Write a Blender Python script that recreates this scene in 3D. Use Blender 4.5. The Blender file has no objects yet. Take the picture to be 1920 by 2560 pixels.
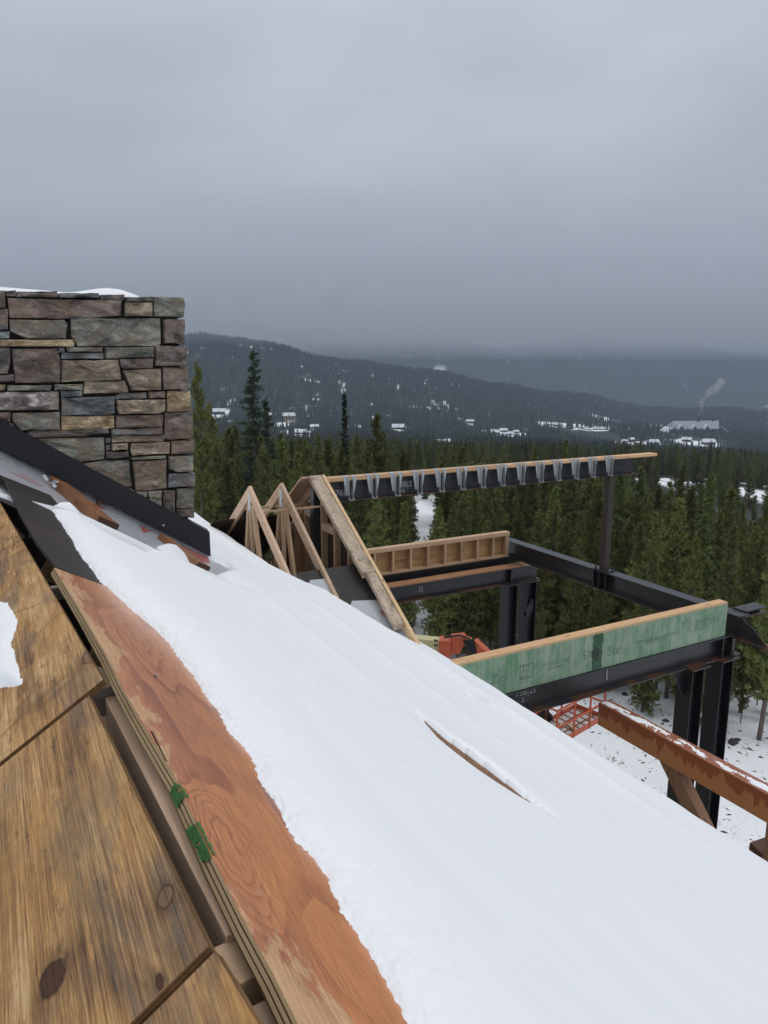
import bpy, bmesh, math, random
import numpy as np
from mathutils import Vector, Matrix, noise as mnoise
random.seed(7); rng = np.random.default_rng(7)
R = math.radians
SC = bpy.context.scene
COL = SC.collection

# ------------------------------------------------------------------ camera
PITCH = R(11.2); FPX = 1790.0
cd = bpy.data.cameras.new('camera'); cam = bpy.data.objects.new('camera', cd); COL.objects.link(cam)
cam.location = (0, 0, 0); cam.rotation_euler = (math.pi/2 - PITCH, 0, 0)
cd.sensor_fit = 'VERTICAL'; cd.sensor_height = 36; cd.lens = 36*FPX/2560
cd.clip_start = 0.05; cd.clip_end = 30000
SC.camera = cam

# ------------------------------------------------------------------ light: an overcast winter sky
SUN_EL, SUN_AZ = R(55), R(112)
wd = bpy.data.worlds.new('World'); SC.world = wd; wd.use_nodes = True
nt = wd.node_tree; nt.nodes.clear()
L = nt.links.new
wo = nt.nodes.new('ShaderNodeOutputWorld'); bg = nt.nodes.new('ShaderNodeBackground')
sky = nt.nodes.new('ShaderNodeTexSky'); sky.sky_type = 'NISHITA'; sky.sun_disc = False
sky.sun_elevation = SUN_EL; sky.sun_rotation = SUN_AZ
tc = nt.nodes.new('ShaderNodeTexCoord'); sx = nt.nodes.new('ShaderNodeSeparateXYZ'); L(tc.outputs['Generated'], sx.inputs[0])
ramp = nt.nodes.new('ShaderNodeValToRGB'); L(sx.outputs['Z'], ramp.inputs[0])
cr = ramp.color_ramp; cr.interpolation = 'B_SPLINE'
SKY = [(0.0, (.168,.179,.196)), (.06, (.216,.232,.256)), (.12, (.300,.324,.356)), (.2, (.356,.386,.427)), (.30, (.408,.441,.488)), (.45, (.422,.452,.498)), (1.0, (.93,.95,.97))]
while len(cr.elements) < len(SKY): cr.elements.new(.5)
for e, (p, c) in zip(cr.elements, SKY): e.position = p; e.color = (*c, 1)
mp = nt.nodes.new('ShaderNodeMapping'); mp.inputs['Scale'].default_value = (1, 1, 2.6); L(tc.outputs['Generated'], mp.inputs[0])
nz = nt.nodes.new('ShaderNodeTexNoise'); nz.inputs['Scale'].default_value = 2.3; nz.inputs['Detail'].default_value = 4; nz.inputs['Roughness'].default_value = .45
L(mp.outputs[0], nz.inputs['Vector'])
mr = nt.nodes.new('ShaderNodeMapRange'); mr.inputs[1].default_value = .3; mr.inputs[2].default_value = .7; mr.inputs[3].default_value = 8.4; mr.inputs[4].default_value = 11.6
L(nz.outputs[0], mr.inputs[0])
vm = nt.nodes.new('ShaderNodeVectorMath'); vm.operation = 'SCALE'; L(ramp.outputs[0], vm.inputs[0]); L(mr.outputs[0], vm.inputs['Scale'])
mx = nt.nodes.new('ShaderNodeMix'); mx.data_type = 'RGBA'; mx.inputs[0].default_value = .97
L(sky.outputs[0], mx.inputs[6]); L(vm.outputs[0], mx.inputs[7]); L(mx.outputs[2], bg.inputs[0])
bg.inputs[1].default_value = 0.1; L(bg.outputs[0], wo.inputs[0])
sl = bpy.data.lights.new('sun', 'SUN'); sun = bpy.data.objects.new('sun', sl); COL.objects.link(sun)
sl.energy = 0.5; sl.angle = R(28); sl.color = (1, .97, .93)
sun.rotation_euler = (math.pi/2 - SUN_EL, 0, math.pi - SUN_AZ)
SC.view_settings.view_transform = 'Standard'; SC.view_settings.look = 'None'
SC.view_settings.exposure = 0.32; SC.view_settings.gamma = 1.0; SC.view_settings.use_curve_mapping = False
SC.cycles.max_bounces = 6; SC.cycles.diffuse_bounces = 3; SC.cycles.glossy_bounces = 2; SC.cycles.volume_bounces = 1
SC.cycles.use_denoising = True; SC.cycles.sample_clamp_indirect = 4

# ------------------------------------------------------------------ survey helpers
cP, sP = math.cos(PITCH), math.sin(PITCH)
A = R(28.4); cA, sA = math.cos(A), math.sin(A)     # the house axes: s runs to the right and away, w runs to the left and away
def ray(u, v):
    x = (u-960)/FPX; y = -(v-1280)/FPX
    return np.array((x, cP + y*sP, -sP + y*cP))
def hray(u, v):
    d = ray(u, v); return np.array((d[0]*cA + d[1]*sA, -d[0]*sA + d[1]*cA, d[2]))
def h2w(p): return np.array((p[0]*cA - p[1]*sA, p[0]*sA + p[1]*cA, p[2]))
def on_s(u, v, S): d = hray(u, v); return d*(S/d[0])
def on_w(u, v, W): d = hray(u, v); return d*(W/d[1])
def on_z(u, v, Z): d = hray(u, v); return d*(Z/d[2])
T = .635; Z0 = -.656                                # right roof plane: z = Z0 - T*s
def roof(u, v, off=0): d = hray(u, v); return d*((Z0+off)/(d[2] + T*d[0]))
def rz(s): return Z0 - T*s

# ------------------------------------------------------------------ mesh and object helpers
ORG = {}
class MB:
    def __init__(self): self.v = []; self.f = []; self.m = []
    def add(self, vs, fs, m=0):
        o = len(self.v); self.v += [tuple(map(float, p)) for p in vs]
        for f in fs: self.f.append([o+i for i in f]); self.m.append(m)
        return self
    def box(self, a, b, m=0):
        x0, y0, z0 = a; x1, y1, z1 = b
        return self.add([(x0,y0,z0),(x1,y0,z0),(x1,y1,z0),(x0,y1,z0),(x0,y0,z1),(x1,y0,z1),(x1,y1,z1),(x0,y1,z1)],
                 [(3,2,1,0),(4,5,6,7),(0,1,5,4),(1,2,6,5),(2,3,7,6),(3,0,4,7)], m)
    def bar(self, p, q, wd, ht, up=(0,0,1), m=0):
        p = np.array(p, float); q = np.array(q, float); d = q-p; d /= np.linalg.norm(d)
        sd = np.cross(d, up); sd /= np.linalg.norm(sd); u = np.cross(sd, d)
        c = [a*sd*wd/2 + b*u*ht/2 for a, b in ((-1,-1),(1,-1),(1,1),(-1,1))]
        return self.add([p+k for k in c] + [q+k for k in c], [(3,2,1,0),(4,5,6,7),(0,1,5,4),(1,2,6,5),(2,3,7,6),(3,0,4,7)][::1], m)
    def prism(self, pts, off, m=0):
        n = len(pts); pts = [np.array(p, float) for p in pts]; off = np.array(off, float)
        return self.add(pts + [p+off for p in pts], [tuple(range(n))[::-1], tuple(range(n, 2*n))] + [(i, (i+1) % n, n+(i+1) % n, n+i) for i in range(n)], m)
    def ibeam(self, p, q, depth, fw, tf=.016, tw=.012, m=0):      # p, q: centre of the top flange's top face
        p = np.array(p, float); q = np.array(q, float); d = q-p; d /= np.linalg.norm(d)
        up = np.array((0,0,1.)) if abs(d[2]) < .9 else np.array((0,1.,0))
        sd = np.cross(d, up); sd /= np.linalg.norm(sd); u = np.cross(sd, d)
        pr = [(-fw/2,0),(fw/2,0),(fw/2,-tf),(tw/2,-tf),(tw/2,tf-depth),(fw/2,tf-depth),(fw/2,-depth),(-fw/2,-depth),(-fw/2,tf-depth),(-tw/2,tf-depth),(-tw/2,-tf),(-fw/2,-tf)]
        self.prism([p + a*sd + b*u for a, b in pr], q-p, m)
        for i in range(4, 9): self.m[-12+i] = m+1      # the bottom flange rusts first
        return self
    def tube(self, pts, r, n=8, m=0):
        pts = [np.array(p, float) for p in pts]; rr = r if hasattr(r, '__len__') else [r]*len(pts)
        V = []
        for i, p in enumerate(pts):
            d = pts[min(i+1, len(pts)-1)] - pts[max(i-1, 0)]; d /= np.linalg.norm(d)
            a = np.cross(d, (0,0,1) if abs(d[2]) < .9 else (1,0,0)); a /= np.linalg.norm(a); b = np.cross(d, a)
            V += [p + rr[i]*(math.cos(2*math.pi*k/n)*a + math.sin(2*math.pi*k/n)*b) for k in range(n)]
        F = [(i*n+k, i*n+(k+1) % n, (i+1)*n+(k+1) % n, (i+1)*n+k) for i in range(len(pts)-1) for k in range(n)]
        F += [tuple(range(n))[::-1], tuple(range((len(pts)-1)*n, len(pts)*n))]
        return self.add(V, F, m)
    def mesh(self, name, mats, org=(0,0,0), bev=0, smooth=False):
        me = bpy.data.meshes.new(name); o = np.array(org)
        me.from_pydata([tuple(np.array(p)-o) for p in self.v], [], self.f)
        for m in (mats if isinstance(mats, (list, tuple)) else [mats]): me.materials.append(m)
        me.polygons.foreach_set('material_index', self.m)
        bm = bmesh.new(); bm.from_mesh(me)
        bmesh.ops.recalc_face_normals(bm, faces=bm.faces)
        if bev: bmesh.ops.bevel(bm, geom=bm.edges[:], offset=bev, segments=2, profile=.6, affect='EDGES')
        bm.to_mesh(me); bm.free()
        if smooth: me.polygons.foreach_set('use_smooth', [True]*len(me.polygons))
        return me
def tag(o, label=None, cat=None, group=None, kind=None):
    for k, val in (('label', label), ('category', cat), ('group', group), ('kind', kind)):
        if val: o[k] = val
    return o
def thing(name, label, cat, org, group=None, house=True):
    o = bpy.data.objects.new(name, None); COL.objects.link(o); o.empty_display_size = .2
    o.location = h2w(org) if house else org; o.rotation_euler = (0, 0, A if house else 0)
    ORG[o.name] = tuple(org); return tag(o, label, cat, group)
def link(name, me, parent=None):
    o = bpy.data.objects.new(name, me); COL.objects.link(o)
    if parent is not None: o.parent = parent
    return o
def part(name, mb, mats, parent, bev=0, smooth=False, label=None, kind=None):
    org = ORG[parent.name]
    o = link(name, mb.mesh(name, mats, org, bev, smooth), parent); ORG[o.name] = org
    return tag(o, label, None, None, kind)
def solo(name, mb, mats, label, cat, org, bev=0, smooth=False, group=None, house=True, kind=None):   # a thing that is one mesh
    o = link(name, mb.mesh(name, mats, org, bev, smooth)); ORG[o.name] = tuple(org)
    o.location = h2w(org) if house else org; o.rotation_euler = (0, 0, A if house else 0)
    return tag(o, label, cat, group, kind)
def copy_tree(o, parent=None):
    c = o.copy(); COL.objects.link(c)
    if parent is not None: c.parent = parent
    for ch in list(o.children): copy_tree(ch, c)
    return c
def grid_mesh(name, P, mats, keep=None, smooth=True):      # P: (n, m, 3)
    n, m = P.shape[:2]; me = bpy.data.meshes.new(name)
    i = np.arange((n-1)*(m-1)); r, c = i // (m-1), i % (m-1)
    q = np.stack([r*m+c, r*m+c+1, (r+1)*m+c+1, (r+1)*m+c], 1)
    if keep is not None: q = q[keep.reshape(-1)]
    me.vertices.add(n*m); me.vertices.foreach_set('co', P.reshape(-1).astype(np.float32))
    me.loops.add(q.size); me.loops.foreach_set('vertex_index', q.reshape(-1).astype(np.int32))
    me.polygons.add(len(q)); me.polygons.foreach_set('loop_start', np.arange(0, q.size, 4, dtype=np.int32))
    me.update(calc_edges=True); me.validate()
    me.polygons.foreach_set('use_smooth', [smooth]*len(me.polygons))
    for k in (mats if isinstance(mats, (list, tuple)) else [mats]): me.materials.append(k)
    return me
def tri_mesh(name, V, mats, idx=None):                     # V: (n, 3, 3) loose triangles
    me = bpy.data.meshes.new(name); n = len(V)
    me.vertices.add(3*n); me.vertices.foreach_set('co', V.reshape(-1).astype(np.float32))
    me.loops.add(3*n); me.loops.foreach_set('vertex_index', np.arange(3*n, dtype=np.int32))
    me.polygons.add(n); me.polygons.foreach_set('loop_start', np.arange(0, 3*n, 3, dtype=np.int32))
    if idx is not None: me.polygons.foreach_set('material_index', idx)
    me.update(calc_edges=True)
    for k in (mats if isinstance(mats, (list, tuple)) else [mats]): me.materials.append(k)
    return me
def sstep(a, b, x): t = np.clip((x-a)/(b-a), 0, 1); return t*t*(3-2*t)
def vnoise(x, y, seed=0):                                   # smooth value noise, vectorised
    x = np.asarray(x, float); y = np.asarray(y, float)
    xi, yi = np.floor(x).astype(np.int64), np.floor(y).astype(np.int64); fx, fy = x-xi, y-yi
    def h(a, b):
        n = (a*374761393 + b*668265263 + seed*982451653) & 0x7fffffff
        n = ((n ^ (n >> 13))*1274126177) & 0x7fffffff
        return ((n ^ (n >> 16)) & 0xffff)/65535.0
    fx = fx*fx*(3-2*fx); fy = fy*fy*(3-2*fy)
    return (h(xi,yi)*(1-fx)+h(xi+1,yi)*fx)*(1-fy) + (h(xi,yi+1)*(1-fx)+h(xi+1,yi+1)*fx)*fy
def fbm(x, y, o=4, seed=0): return sum(.5**(k+1)*(vnoise(x*2**k, y*2**k, seed+k)-.5) for k in range(o))*2
def seg_dist(X, Y, pl):                                     # distance to a polyline
    d = np.full(np.shape(X), 1e9)
    for (x0, y0), (x1, y1) in zip(pl[:-1], pl[1:]):
        dx, dy = x1-x0, y1-y0; t = np.clip(((X-x0)*dx+(Y-y0)*dy)/(dx*dx+dy*dy+1e-12), 0, 1)
        d = np.minimum(d, np.hypot(X-x0-t*dx, Y-y0-t*dy))
    return d
def poly_sd(X, Y, pg):                                      # signed distance to a polygon, negative inside
    d = seg_dist(X, Y, list(pg)+[pg[0]]); ins = np.zeros(np.shape(X), bool)
    for (x0, y0), (x1, y1) in zip(pg, list(pg[1:])+[pg[0]]):
        c = ((y0 > Y) != (y1 > Y)) & (X < (x1-x0)*(Y-y0)/((y1-y0) if y1 != y0 else 1e-9)+x0); ins ^= c
    return np.where(ins, -d, d)
def text_mesh(txt, size):                                   # flat lettering as a mesh, built in x (right) and y (up)
    c = bpy.data.curves.new('letters', 'FONT'); c.body = txt; c.size = size
    o = bpy.data.objects.new('letters', c); COL.objects.link(o)
    dg = bpy.context.evaluated_depsgraph_get(); me = bpy.data.meshes.new_from_object(o.evaluated_get(dg))
    bpy.data.objects.remove(o); bpy.data.curves.remove(c); return me
def letters(name, txt, size, origin, right, up, mat, parent):
    me = text_mesh(txt, size); me.materials.clear(); me.materials.append(mat)
    r = np.array(right, float); r /= np.linalg.norm(r); u = np.array(up, float); u -= r*np.dot(u, r); u /= np.linalg.norm(u)
    o = np.array(origin, float) - np.array(ORG[parent.name])
    for vtx in me.vertices: vtx.co = o + r*vtx.co.x + u*vtx.co.y
    ob = link(name, me, parent); ORG[ob.name] = ORG[parent.name]; return ob

# ------------------------------------------------------------------ material helpers
class NM:
    def __init__(self, name):
        self.m = bpy.data.materials.new(name); self.m.use_nodes = True; self.t = self.m.node_tree
        self.b = self.t.nodes['Principled BSDF']; self._c = {}
    def n(self, kind, **kw):
        x = self.t.nodes.new('ShaderNode'+kind)
        for k, v in kw.items(): setattr(x, k, v)
        return x
    def s(self, sock, v):
        if isinstance(v, bpy.types.NodeSocket): self.t.links.new(v, sock)
        elif v is not None: sock.default_value = (*v, 1) if (hasattr(v, '__len__') and len(v) == 3 and sock.type == 'RGBA') else v
    def co(self, kind='Object', scale=(1,1,1), loc=(0,0,0), rot=(0,0,0)):
        if 'tc' not in self._c: self._c['tc'] = self.n('TexCoord')
        m = self.n('Mapping'); self.s(m.inputs['Vector'], self._c['tc'].outputs[kind])
        m.inputs['Scale'].default_value = scale; m.inputs['Location'].default_value = loc; m.inputs['Rotation'].default_value = rot
        return m.outputs[0]
    def noise(self, vec, scale=1, det=4, rough=.5, dist=0):
        x = self.n('TexNoise'); self.s(x.inputs['Vector'], vec); x.inputs['Scale'].default_value = scale
        x.inputs['Detail'].default_value = det; x.inputs['Roughness'].default_value = rough; x.inputs['Distortion'].default_value = dist
        return x.outputs[0]
    def voro(self, vec, scale=1, feat='F1'):
        x = self.n('TexVoronoi', feature=feat); self.s(x.inputs['Vector'], vec); x.inputs['Scale'].default_value = scale; return x
    def ramp(self, f, stops, interp='LINEAR'):
        x = self.n('ValToRGB'); self.s(x.inputs[0], f); r = x.color_ramp; r.interpolation = interp
        while len(r.elements) < len(stops): r.elements.new(.5)
        for e, (p, c) in zip(r.elements, stops):
            e.position = p; e.color = (*c, 1) if hasattr(c, '__len__') else (c, c, c, 1)
        return x.outputs[0]
    def mix(self, f, a, b, mode='MIX'):
        x = self.n('Mix', data_type='RGBA', blend_type=mode); self.s(x.inputs[0], f); self.s(x.inputs[6], a); self.s(x.inputs[7], b); return x.outputs[2]
    def math(self, op, a, b=None, c=None, clamp=False):
        x = self.n('Math', operation=op, use_clamp=clamp); self.s(x.inputs[0], a)
        if b is not None: self.s(x.inputs[1], b)
        if c is not None: self.s(x.inputs[2], c)
        return x.outputs[0]
    def sep(self, vec): x = self.n('SeparateXYZ'); self.s(x.inputs[0], vec); return x.outputs
    def rnd(self):
        if 'oi' not in self._c: self._c['oi'] = self.n('ObjectInfo')
        return self._c['oi'].outputs['Random']
    def bump(self, h, st=.3, dist=.01, nrm=None):
        x = self.n('Bump'); self.s(x.inputs['Height'], h); x.inputs['Strength'].default_value = st; x.inputs['Distance'].default_value = dist
        if nrm is not None: self.s(x.inputs['Normal'], nrm)
        return x.outputs[0]
    def hsv(self, col, h=.5, s=1, v=1):
        x = self.n('HueSaturation'); self.s(x.inputs['Color'], col); self.s(x.inputs['Hue'], h); self.s(x.inputs['Saturation'], s); self.s(x.inputs['Value'], v); return x.outputs[0]
    def done(self, col=None, rough=.6, metal=0, nrm=None, spec=.5):
        b = self.b; self.s(b.inputs['Base Color'], col); self.s(b.inputs['Roughness'], rough); self.s(b.inputs['Metallic'], metal)
        self.s(b.inputs['Specular IOR Level'], spec)
        if nrm is not None: self.s(b.inputs['Normal'], nrm)
        return self.m
def plain(name, col, rough=.6, metal=0, var=.25, sc=6, spec=.4, bump=.15):
    k = NM(name); n = k.noise(k.co(), sc, 5, .6)
    c = k.mix(n, tuple(x*(1-var) for x in col), tuple(min(1, x*(1+var)) for x in col))
    return k.done(c, rough, metal, k.bump(n, bump, .01), spec)
def lumber(name, lo, hi, ax, fine=55, rough=.65, dirt=None, bump=.35):     # ax: the axis the grain runs along
    k = NM(name); st = [fine]*3; st[ax] = 1.6; lo_s = [9]*3; lo_s[ax] = .9
    g = k.noise(k.co(scale=st), 1, 5, .6, .3); b = k.noise(k.co(scale=lo_s), 1, 3, .5, .6)
    r = k.math('ADD', k.math('MULTIPLY', g, .6), k.math('MULTIPLY', b, .5))
    c = k.ramp(r, [(.3, lo), (.55, tuple((a+b2)/2 for a, b2 in zip(lo, hi))), (.8, hi)])
    c = k.hsv(c, .5, 1, k.math('ADD', k.math('MULTIPLY', k.rnd(), .3), .85))
    kn = k.voro(k.co(scale=[.9 if i == ax else 4 for i in range(3)]), 1.3); kd = k.ramp(kn.outputs['Distance'], [(.06, 1), (.11, 0)])
    c = k.mix(k.math('MULTIPLY', kd, .7), c, tuple(x*.3 for x in lo))
    if dirt:
        d = k.ramp(k.noise(k.co(), 5, 6, .65), [(dirt[0], 0), (dirt[0]+.12, 1)]); c = k.mix(k.math('MULTIPLY', d, dirt[2]), c, dirt[1])
    return k.done(c, rough, 0, k.bump(g, bump, .004), .35)
# ------------------------------------------------------------------ materials
def m_snow():
    k = NM('snow'); v = k.co()
    f = k.noise(v, 260, 3, .7); g = k.noise(k.co(scale=(3, 26, 3), rot=(0, 0, .1)), 1, 5, .6); b = k.noise(v, 2.2, 4, .5)
    h = k.math('ADD', k.math('MULTIPLY', f, .18), k.math('MULTIPLY', g, .55))
    c = k.mix(b, (.86, .875, .905), (.90, .91, .93))
    m = k.done(c, .75, 0, k.bump(h, .17, .012), .25)
    k.b.inputs['Subsurface Weight'].default_value = .0
    return m
SNOW = m_snow()
def m_plywet():
    k = NM('red_wet_plywood'); v = k.co(); s, w, z = k.sep(v)[0:3]
    ed = k.math('ADD', k.math('SUBTRACT', s, k.math('MULTIPLY', w, -.052)), -.31)           # distance from the ridge edge, metres
    n1 = k.noise(k.co(scale=(5.0, .95, 1), loc=(3.1, .4, 0)), 1, 2.4, .45, .5); wa = k.math('MULTIPLY', k.math('SUBTRACT', k.noise(k.co(scale=(14, 5, 4)), 1, 3, .5), .5), .075); wb = k.math('MULTIPLY', k.math('SUBTRACT', k.noise(k.co(scale=(9, 4, 4), loc=(7, 1, 3)), 1, 3, .5), .5), .30); s_, w_ = k.math('ADD', s, wa), k.math('ADD', w, wb); n2 = k.noise(k.co(scale=(90, 5, 20)), 1, 4, .6, .2)
    f = k.math('ADD', k.math('MULTIPLY', ed, 5.0), k.math('MULTIPLY', n1, 4.2))
    for (ks, kw, a, b, amp) in KNOTS:
        ds = k.math('MULTIPLY', k.math('SUBTRACT', s_, ks), 1/a); dw = k.math('MULTIPLY', k.math('SUBTRACT', w_, kw), 1/b)
        e = k.math('POWER', 2.718, k.math('MULTIPLY', k.math('ADD', k.math('MULTIPLY', ds, ds), k.math('MULTIPLY', dw, dw)), -1))
        f = k.math('ADD', f, k.math('MULTIPLY', e, amp))
    fr = k.math('FRACT', f)
    ring = k.ramp(fr, [(0, .0), (.62, .25), (.9, 1.0), (.965, .75), (1, 0)])
    ring = k.math('MULTIPLY', ring, k.ramp(k.noise(k.co(scale=(3, 1, 1)), 1.4, 2), [(.3, .25), (.6, 1)]))
    base = k.mix(n2, (.44, .152, .062), (.66, .285, .125)); base = k.mix(k.noise(v, 3.2, 3), base, (.66, .265, .09))
    c = k.mix(k.math('MULTIPLY', ring, .66), base, (.21, .045, .022))
    pur = k.ramp(k.noise(k.co(loc=(1, 7, 2)), 2.4, 3, .5), [(.5, 0), (.72, 1)]); c = k.mix(k.math('MULTIPLY', pur, .5), c, (.26, .095, .07))
    dn = k.noise(k.co(scale=(16, 4.5, 6)), 1, 7, .68, .8)
    dm = k.math('SUBTRACT', k.math('MULTIPLY', k.math('SUBTRACT', dn, .44), .36), k.math('SUBTRACT', ed, .035))
    dm = k.math('ADD', dm, k.math('MULTIPLY', k.math('SUBTRACT', k.noise(v, 1.7, 2), .5), .34))
    dry = k.ramp(dm, [(.0, 0), (.012, 1)])
    rim = k.ramp(dm, [(-.0, 0), (.001, 1), (.016, 0)])
    dcol = k.mix(n2, (.52, .29, .145), (.72, .47, .27)); dcol = k.mix(k.math('MULTIPLY', ring, .6), dcol, (.30, .13, .055))
    c = k.mix(k.math('MULTIPLY', dry, .88), c, dcol); c = k.mix(k.math('MULTIPLY', rim, .3), c, (.25, .07, .035))
    sp = k.voro(k.co(scale=(7, 2.2, 3)), 1.7); c = k.mix(k.ramp(sp.outputs['Distance'], [(.035, 1), (.07, 0)]), c, (.035, .016, .01))
    fib = k.ramp(k.noise(k.co(scale=(380, 9, 30)), 1, 4, .8), [(.32, .62), (.68, 1.2)]); c = k.mix(1, c, fib, 'MULTIPLY')
    h = k.math('ADD', k.math('MULTIPLY', n2, .6), k.math('MULTIPLY', ring, -.25))
    rg = k.mix(dry, (.24, .24, .24), (.62, .62, .62))
    return k.done(c, rg, 0, k.bump(h, .3, .003), .5)
_k = [roof(577, 2137), roof(352, 1612), roof(330, 1500), roof(850, 2430), roof(500, 1700)]
KNOTS = [(_k[0][0], _k[0][1], .05, .17, 5.2), (_k[1][0], _k[1][1], .045, .24, 3.6), (_k[2][0], _k[2][1], .05, .26, 2.6), (_k[3][0], _k[3][1], .1, .25, 1.6), (_k[4][0]+.05, _k[4][1], .1, .3, 1.5)]
PLYWET = m_plywet()
def m_plyold(name, swirl, knots):
    k = NM(name); v = k.co()
    if swirl:   # big lazy figure
        n1 = k.noise(k.co(scale=(2.2, 1.6, 1)), 1, 2, .5, .6); f = k.math('FRACT', k.math('MULTIPLY', n1, 7.5))
        fig = k.ramp(f, [(0, 0), (.7, .15), (.9, 1), (1, 0)]); g = k.noise(k.co(scale=(70, 4, 8), rot=(0, 0, .22)), 1, 6, .72, .4)
    else:
        g = k.noise(k.co(scale=(130, 2.4, 8)), 1, 7, .74, .25); fig = k.ramp(k.noise(k.co(scale=(48, 3.2, 3)), 1, 4, .7, .5), [(.52, 0), (.7, 1)])
    b = k.noise(k.co(scale=(5.5, 2.2, 2), loc=(1, 2, 0)), 1, 6, .66, .6); r = k.math('ADD', k.math('MULTIPLY', g, .58), k.math('MULTIPLY', b, .52)); r = k.math('ADD', r, k.math('MULTIPLY', k.math('SUBTRACT', k.noise(k.co(scale=(420, 14, 30)), 1, 3, .8), .5), .30))
    c = k.ramp(r, [(.37, (.12, .072, .038)), (.47, (.34, .18, .075)), (.56, (.56, .315, .125)), (.67, (.74, .49, .25))])
    c = k.mix(k.math('MULTIPLY', fig, .5), c, (.12, .058, .024))
    org = k.ramp(k.noise(k.co(loc=(4, 1, 0)), 2.3, 5, .6, .5), [(.48, 0), (.62, 1)]); c = k.mix(k.math('MULTIPLY', org, .45), c, (.56, .30, .095))
    gry = k.ramp(k.noise(k.co(scale=(7, 2.2, 2), loc=(2, 5, 0)), 1, 6, .68, .3), [(.5, 0), (.68, 1)]); c = k.mix(k.math('MULTIPLY', gry, .62), c, (.155, .135, .115))
    drk = k.ramp(k.noise(k.co(scale=(34, 9, 9), loc=(9, 2, 0)), 1, 6, .75, .2), [(.58, 0), (.72, 1)]); c = k.mix(k.math('MULTIPLY', drk, .7), c, (.04, .027, .02))
    s_, w_, z_ = k.sep(v)[0:3]
    for (ku, kv, a, b_, dark) in knots:
        kd = hray(ku, kv); kt = (-.80-T*.19)/(kd[2]-T*kd[0]); ks, kw = kd[0]*kt, kd[1]*kt
        ds = k.math('MULTIPLY', k.math('SUBTRACT', s_, ks), 1/a); dw = k.math('MULTIPLY', k.math('SUBTRACT', w_, kw), 1/b_)
        d = k.math('ADD', k.math('SQRT', k.math('ADD', k.math('MULTIPLY', ds, ds), k.math('MULTIPLY', dw, dw))), k.math('MULTIPLY', k.noise(v, 40, 4), .55)); d = k.math('MULTIPLY', d, .3)
        c = k.mix(k.ramp(d, [(.30, 1), (.36, 0)]), c, (.11, .045, .025) if dark else (.33, .20, .12)); c = k.mix(k.ramp(d, [(.285, 0), (.336, .95), (.414, 0)]), c, (.018, .010, .008) if dark else (.13, .06, .03))
        c = k.mix(k.ramp(d, [(.39, .35), (.78, 0)]), c, (.06, .03, .015))
    fib = k.ramp(k.noise(k.co(scale=(300, 3.4, 30)), 1, 5, .75), [(.32, .58), (.66, 1.18)]); c = k.mix(1, c, fib, 'MULTIPLY')
    hl = k.ramp(k.noise(k.co(scale=(120, 1.5, 9), loc=(3, 3, 3)), 1, 6, .8, .5), [(.60, 0), (.63, 1)]); c = k.mix(k.math('MULTIPLY', hl, .6), c, (.05, .03, .018))
    return k.done(c, .7, 0, k.bump(k.math('SUBTRACT', g, k.math('MULTIPLY', fig, .3)), .8, .005), .3)
PLYOLD = m_plyold('weathered_plywood', False, [(131, 2447, .020, .034, True), (413, 2240, .014, .026, False), (399, 2447, .006, .016, True)]); PLYSWIRL = m_plyold('figured_weathered_plywood', True, [(226, 1662, .022, .045, False)])
PLY_OLD = lumber('old_ply_edge', (.12, .06, .025), (.34, .19, .085), 1, 60); PLY_LIGHT = lumber('pale_ply', (.36, .24, .12), (.62, .46, .26), 1, 60); PLY_DARK = lumber('dark_ply', (.05, .025, .012), (.16, .08, .035), 1, 60)
LUM_S = lumber('framing_lumber_s', (.36, .22, .125), (.60, .42, .27), 0); LUM_W = lumber('framing_lumber_w', (.44, .28, .18), (.68, .50, .35), 1); LUM_Z = lumber('framing_lumber_z', (.33, .21, .125), (.57, .40, .26), 2)
LUM_PINK = lumber('ridge_lumber', (.38, .24, .155), (.72, .53, .38), 1, 190, bump=.6); FRESH = lumber('fresh_lumber', (.52, .30, .15), (.72, .47, .27), 0, dirt=(.6, (.33, .15, .09), .5)); FRESHY = lumber('yellow_lumber', (.54, .35, .18), (.73, .53, .32), 1)
WORN = lumber('worn_timber', (.22, .165, .12), (.66, .53, .40), 1, 40, dirt=(.56, (.08, .055, .04), .8), bump=.8)
REDBLK = lumber('red_brown_plank', (.14, .055, .022), (.33, .15, .07), 0, 70, .5); GREYW = lumber('grey_lumber', (.22, .18, .15), (.46, .40, .35), 0)
def m_redend():
    return plain('wet_end_grain', (.075, .028, .012), .4, 0, .35, 30)
REDEND = m_redend()
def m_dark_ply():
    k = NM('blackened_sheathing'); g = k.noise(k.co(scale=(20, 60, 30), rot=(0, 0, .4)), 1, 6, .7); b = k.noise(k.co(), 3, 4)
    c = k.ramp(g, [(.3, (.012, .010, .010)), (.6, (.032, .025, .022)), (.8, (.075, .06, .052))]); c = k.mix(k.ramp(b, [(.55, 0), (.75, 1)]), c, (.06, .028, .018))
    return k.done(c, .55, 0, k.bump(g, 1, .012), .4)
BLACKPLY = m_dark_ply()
def m_membrane():
    k = NM('roof_underlayment'); w = k.n('TexWave', wave_type='BANDS', bands_direction='X'); k.s(w.inputs['Vector'], k.co(scale=(1, 1, 1))); w.inputs['Scale'].default_value = 90
    c = k.mix(k.noise(k.co(), 5, 4), (.37, .38, .40), (.50, .51, .54)); c = k.mix(k.math('MULTIPLY', w.outputs[1], .15), c, (.3, .31, .33))
    return k.done(c, .35, 0, k.bump(k.noise(k.co(), 7, 3), .4, .02), .5)
MEMB = m_membrane(); REDINK = plain('faded_red_print', (.40, .095, .075), .4, 0, .45, 18); WHITEINK = plain('pale_print', (.55, .53, .54), .4)
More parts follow.
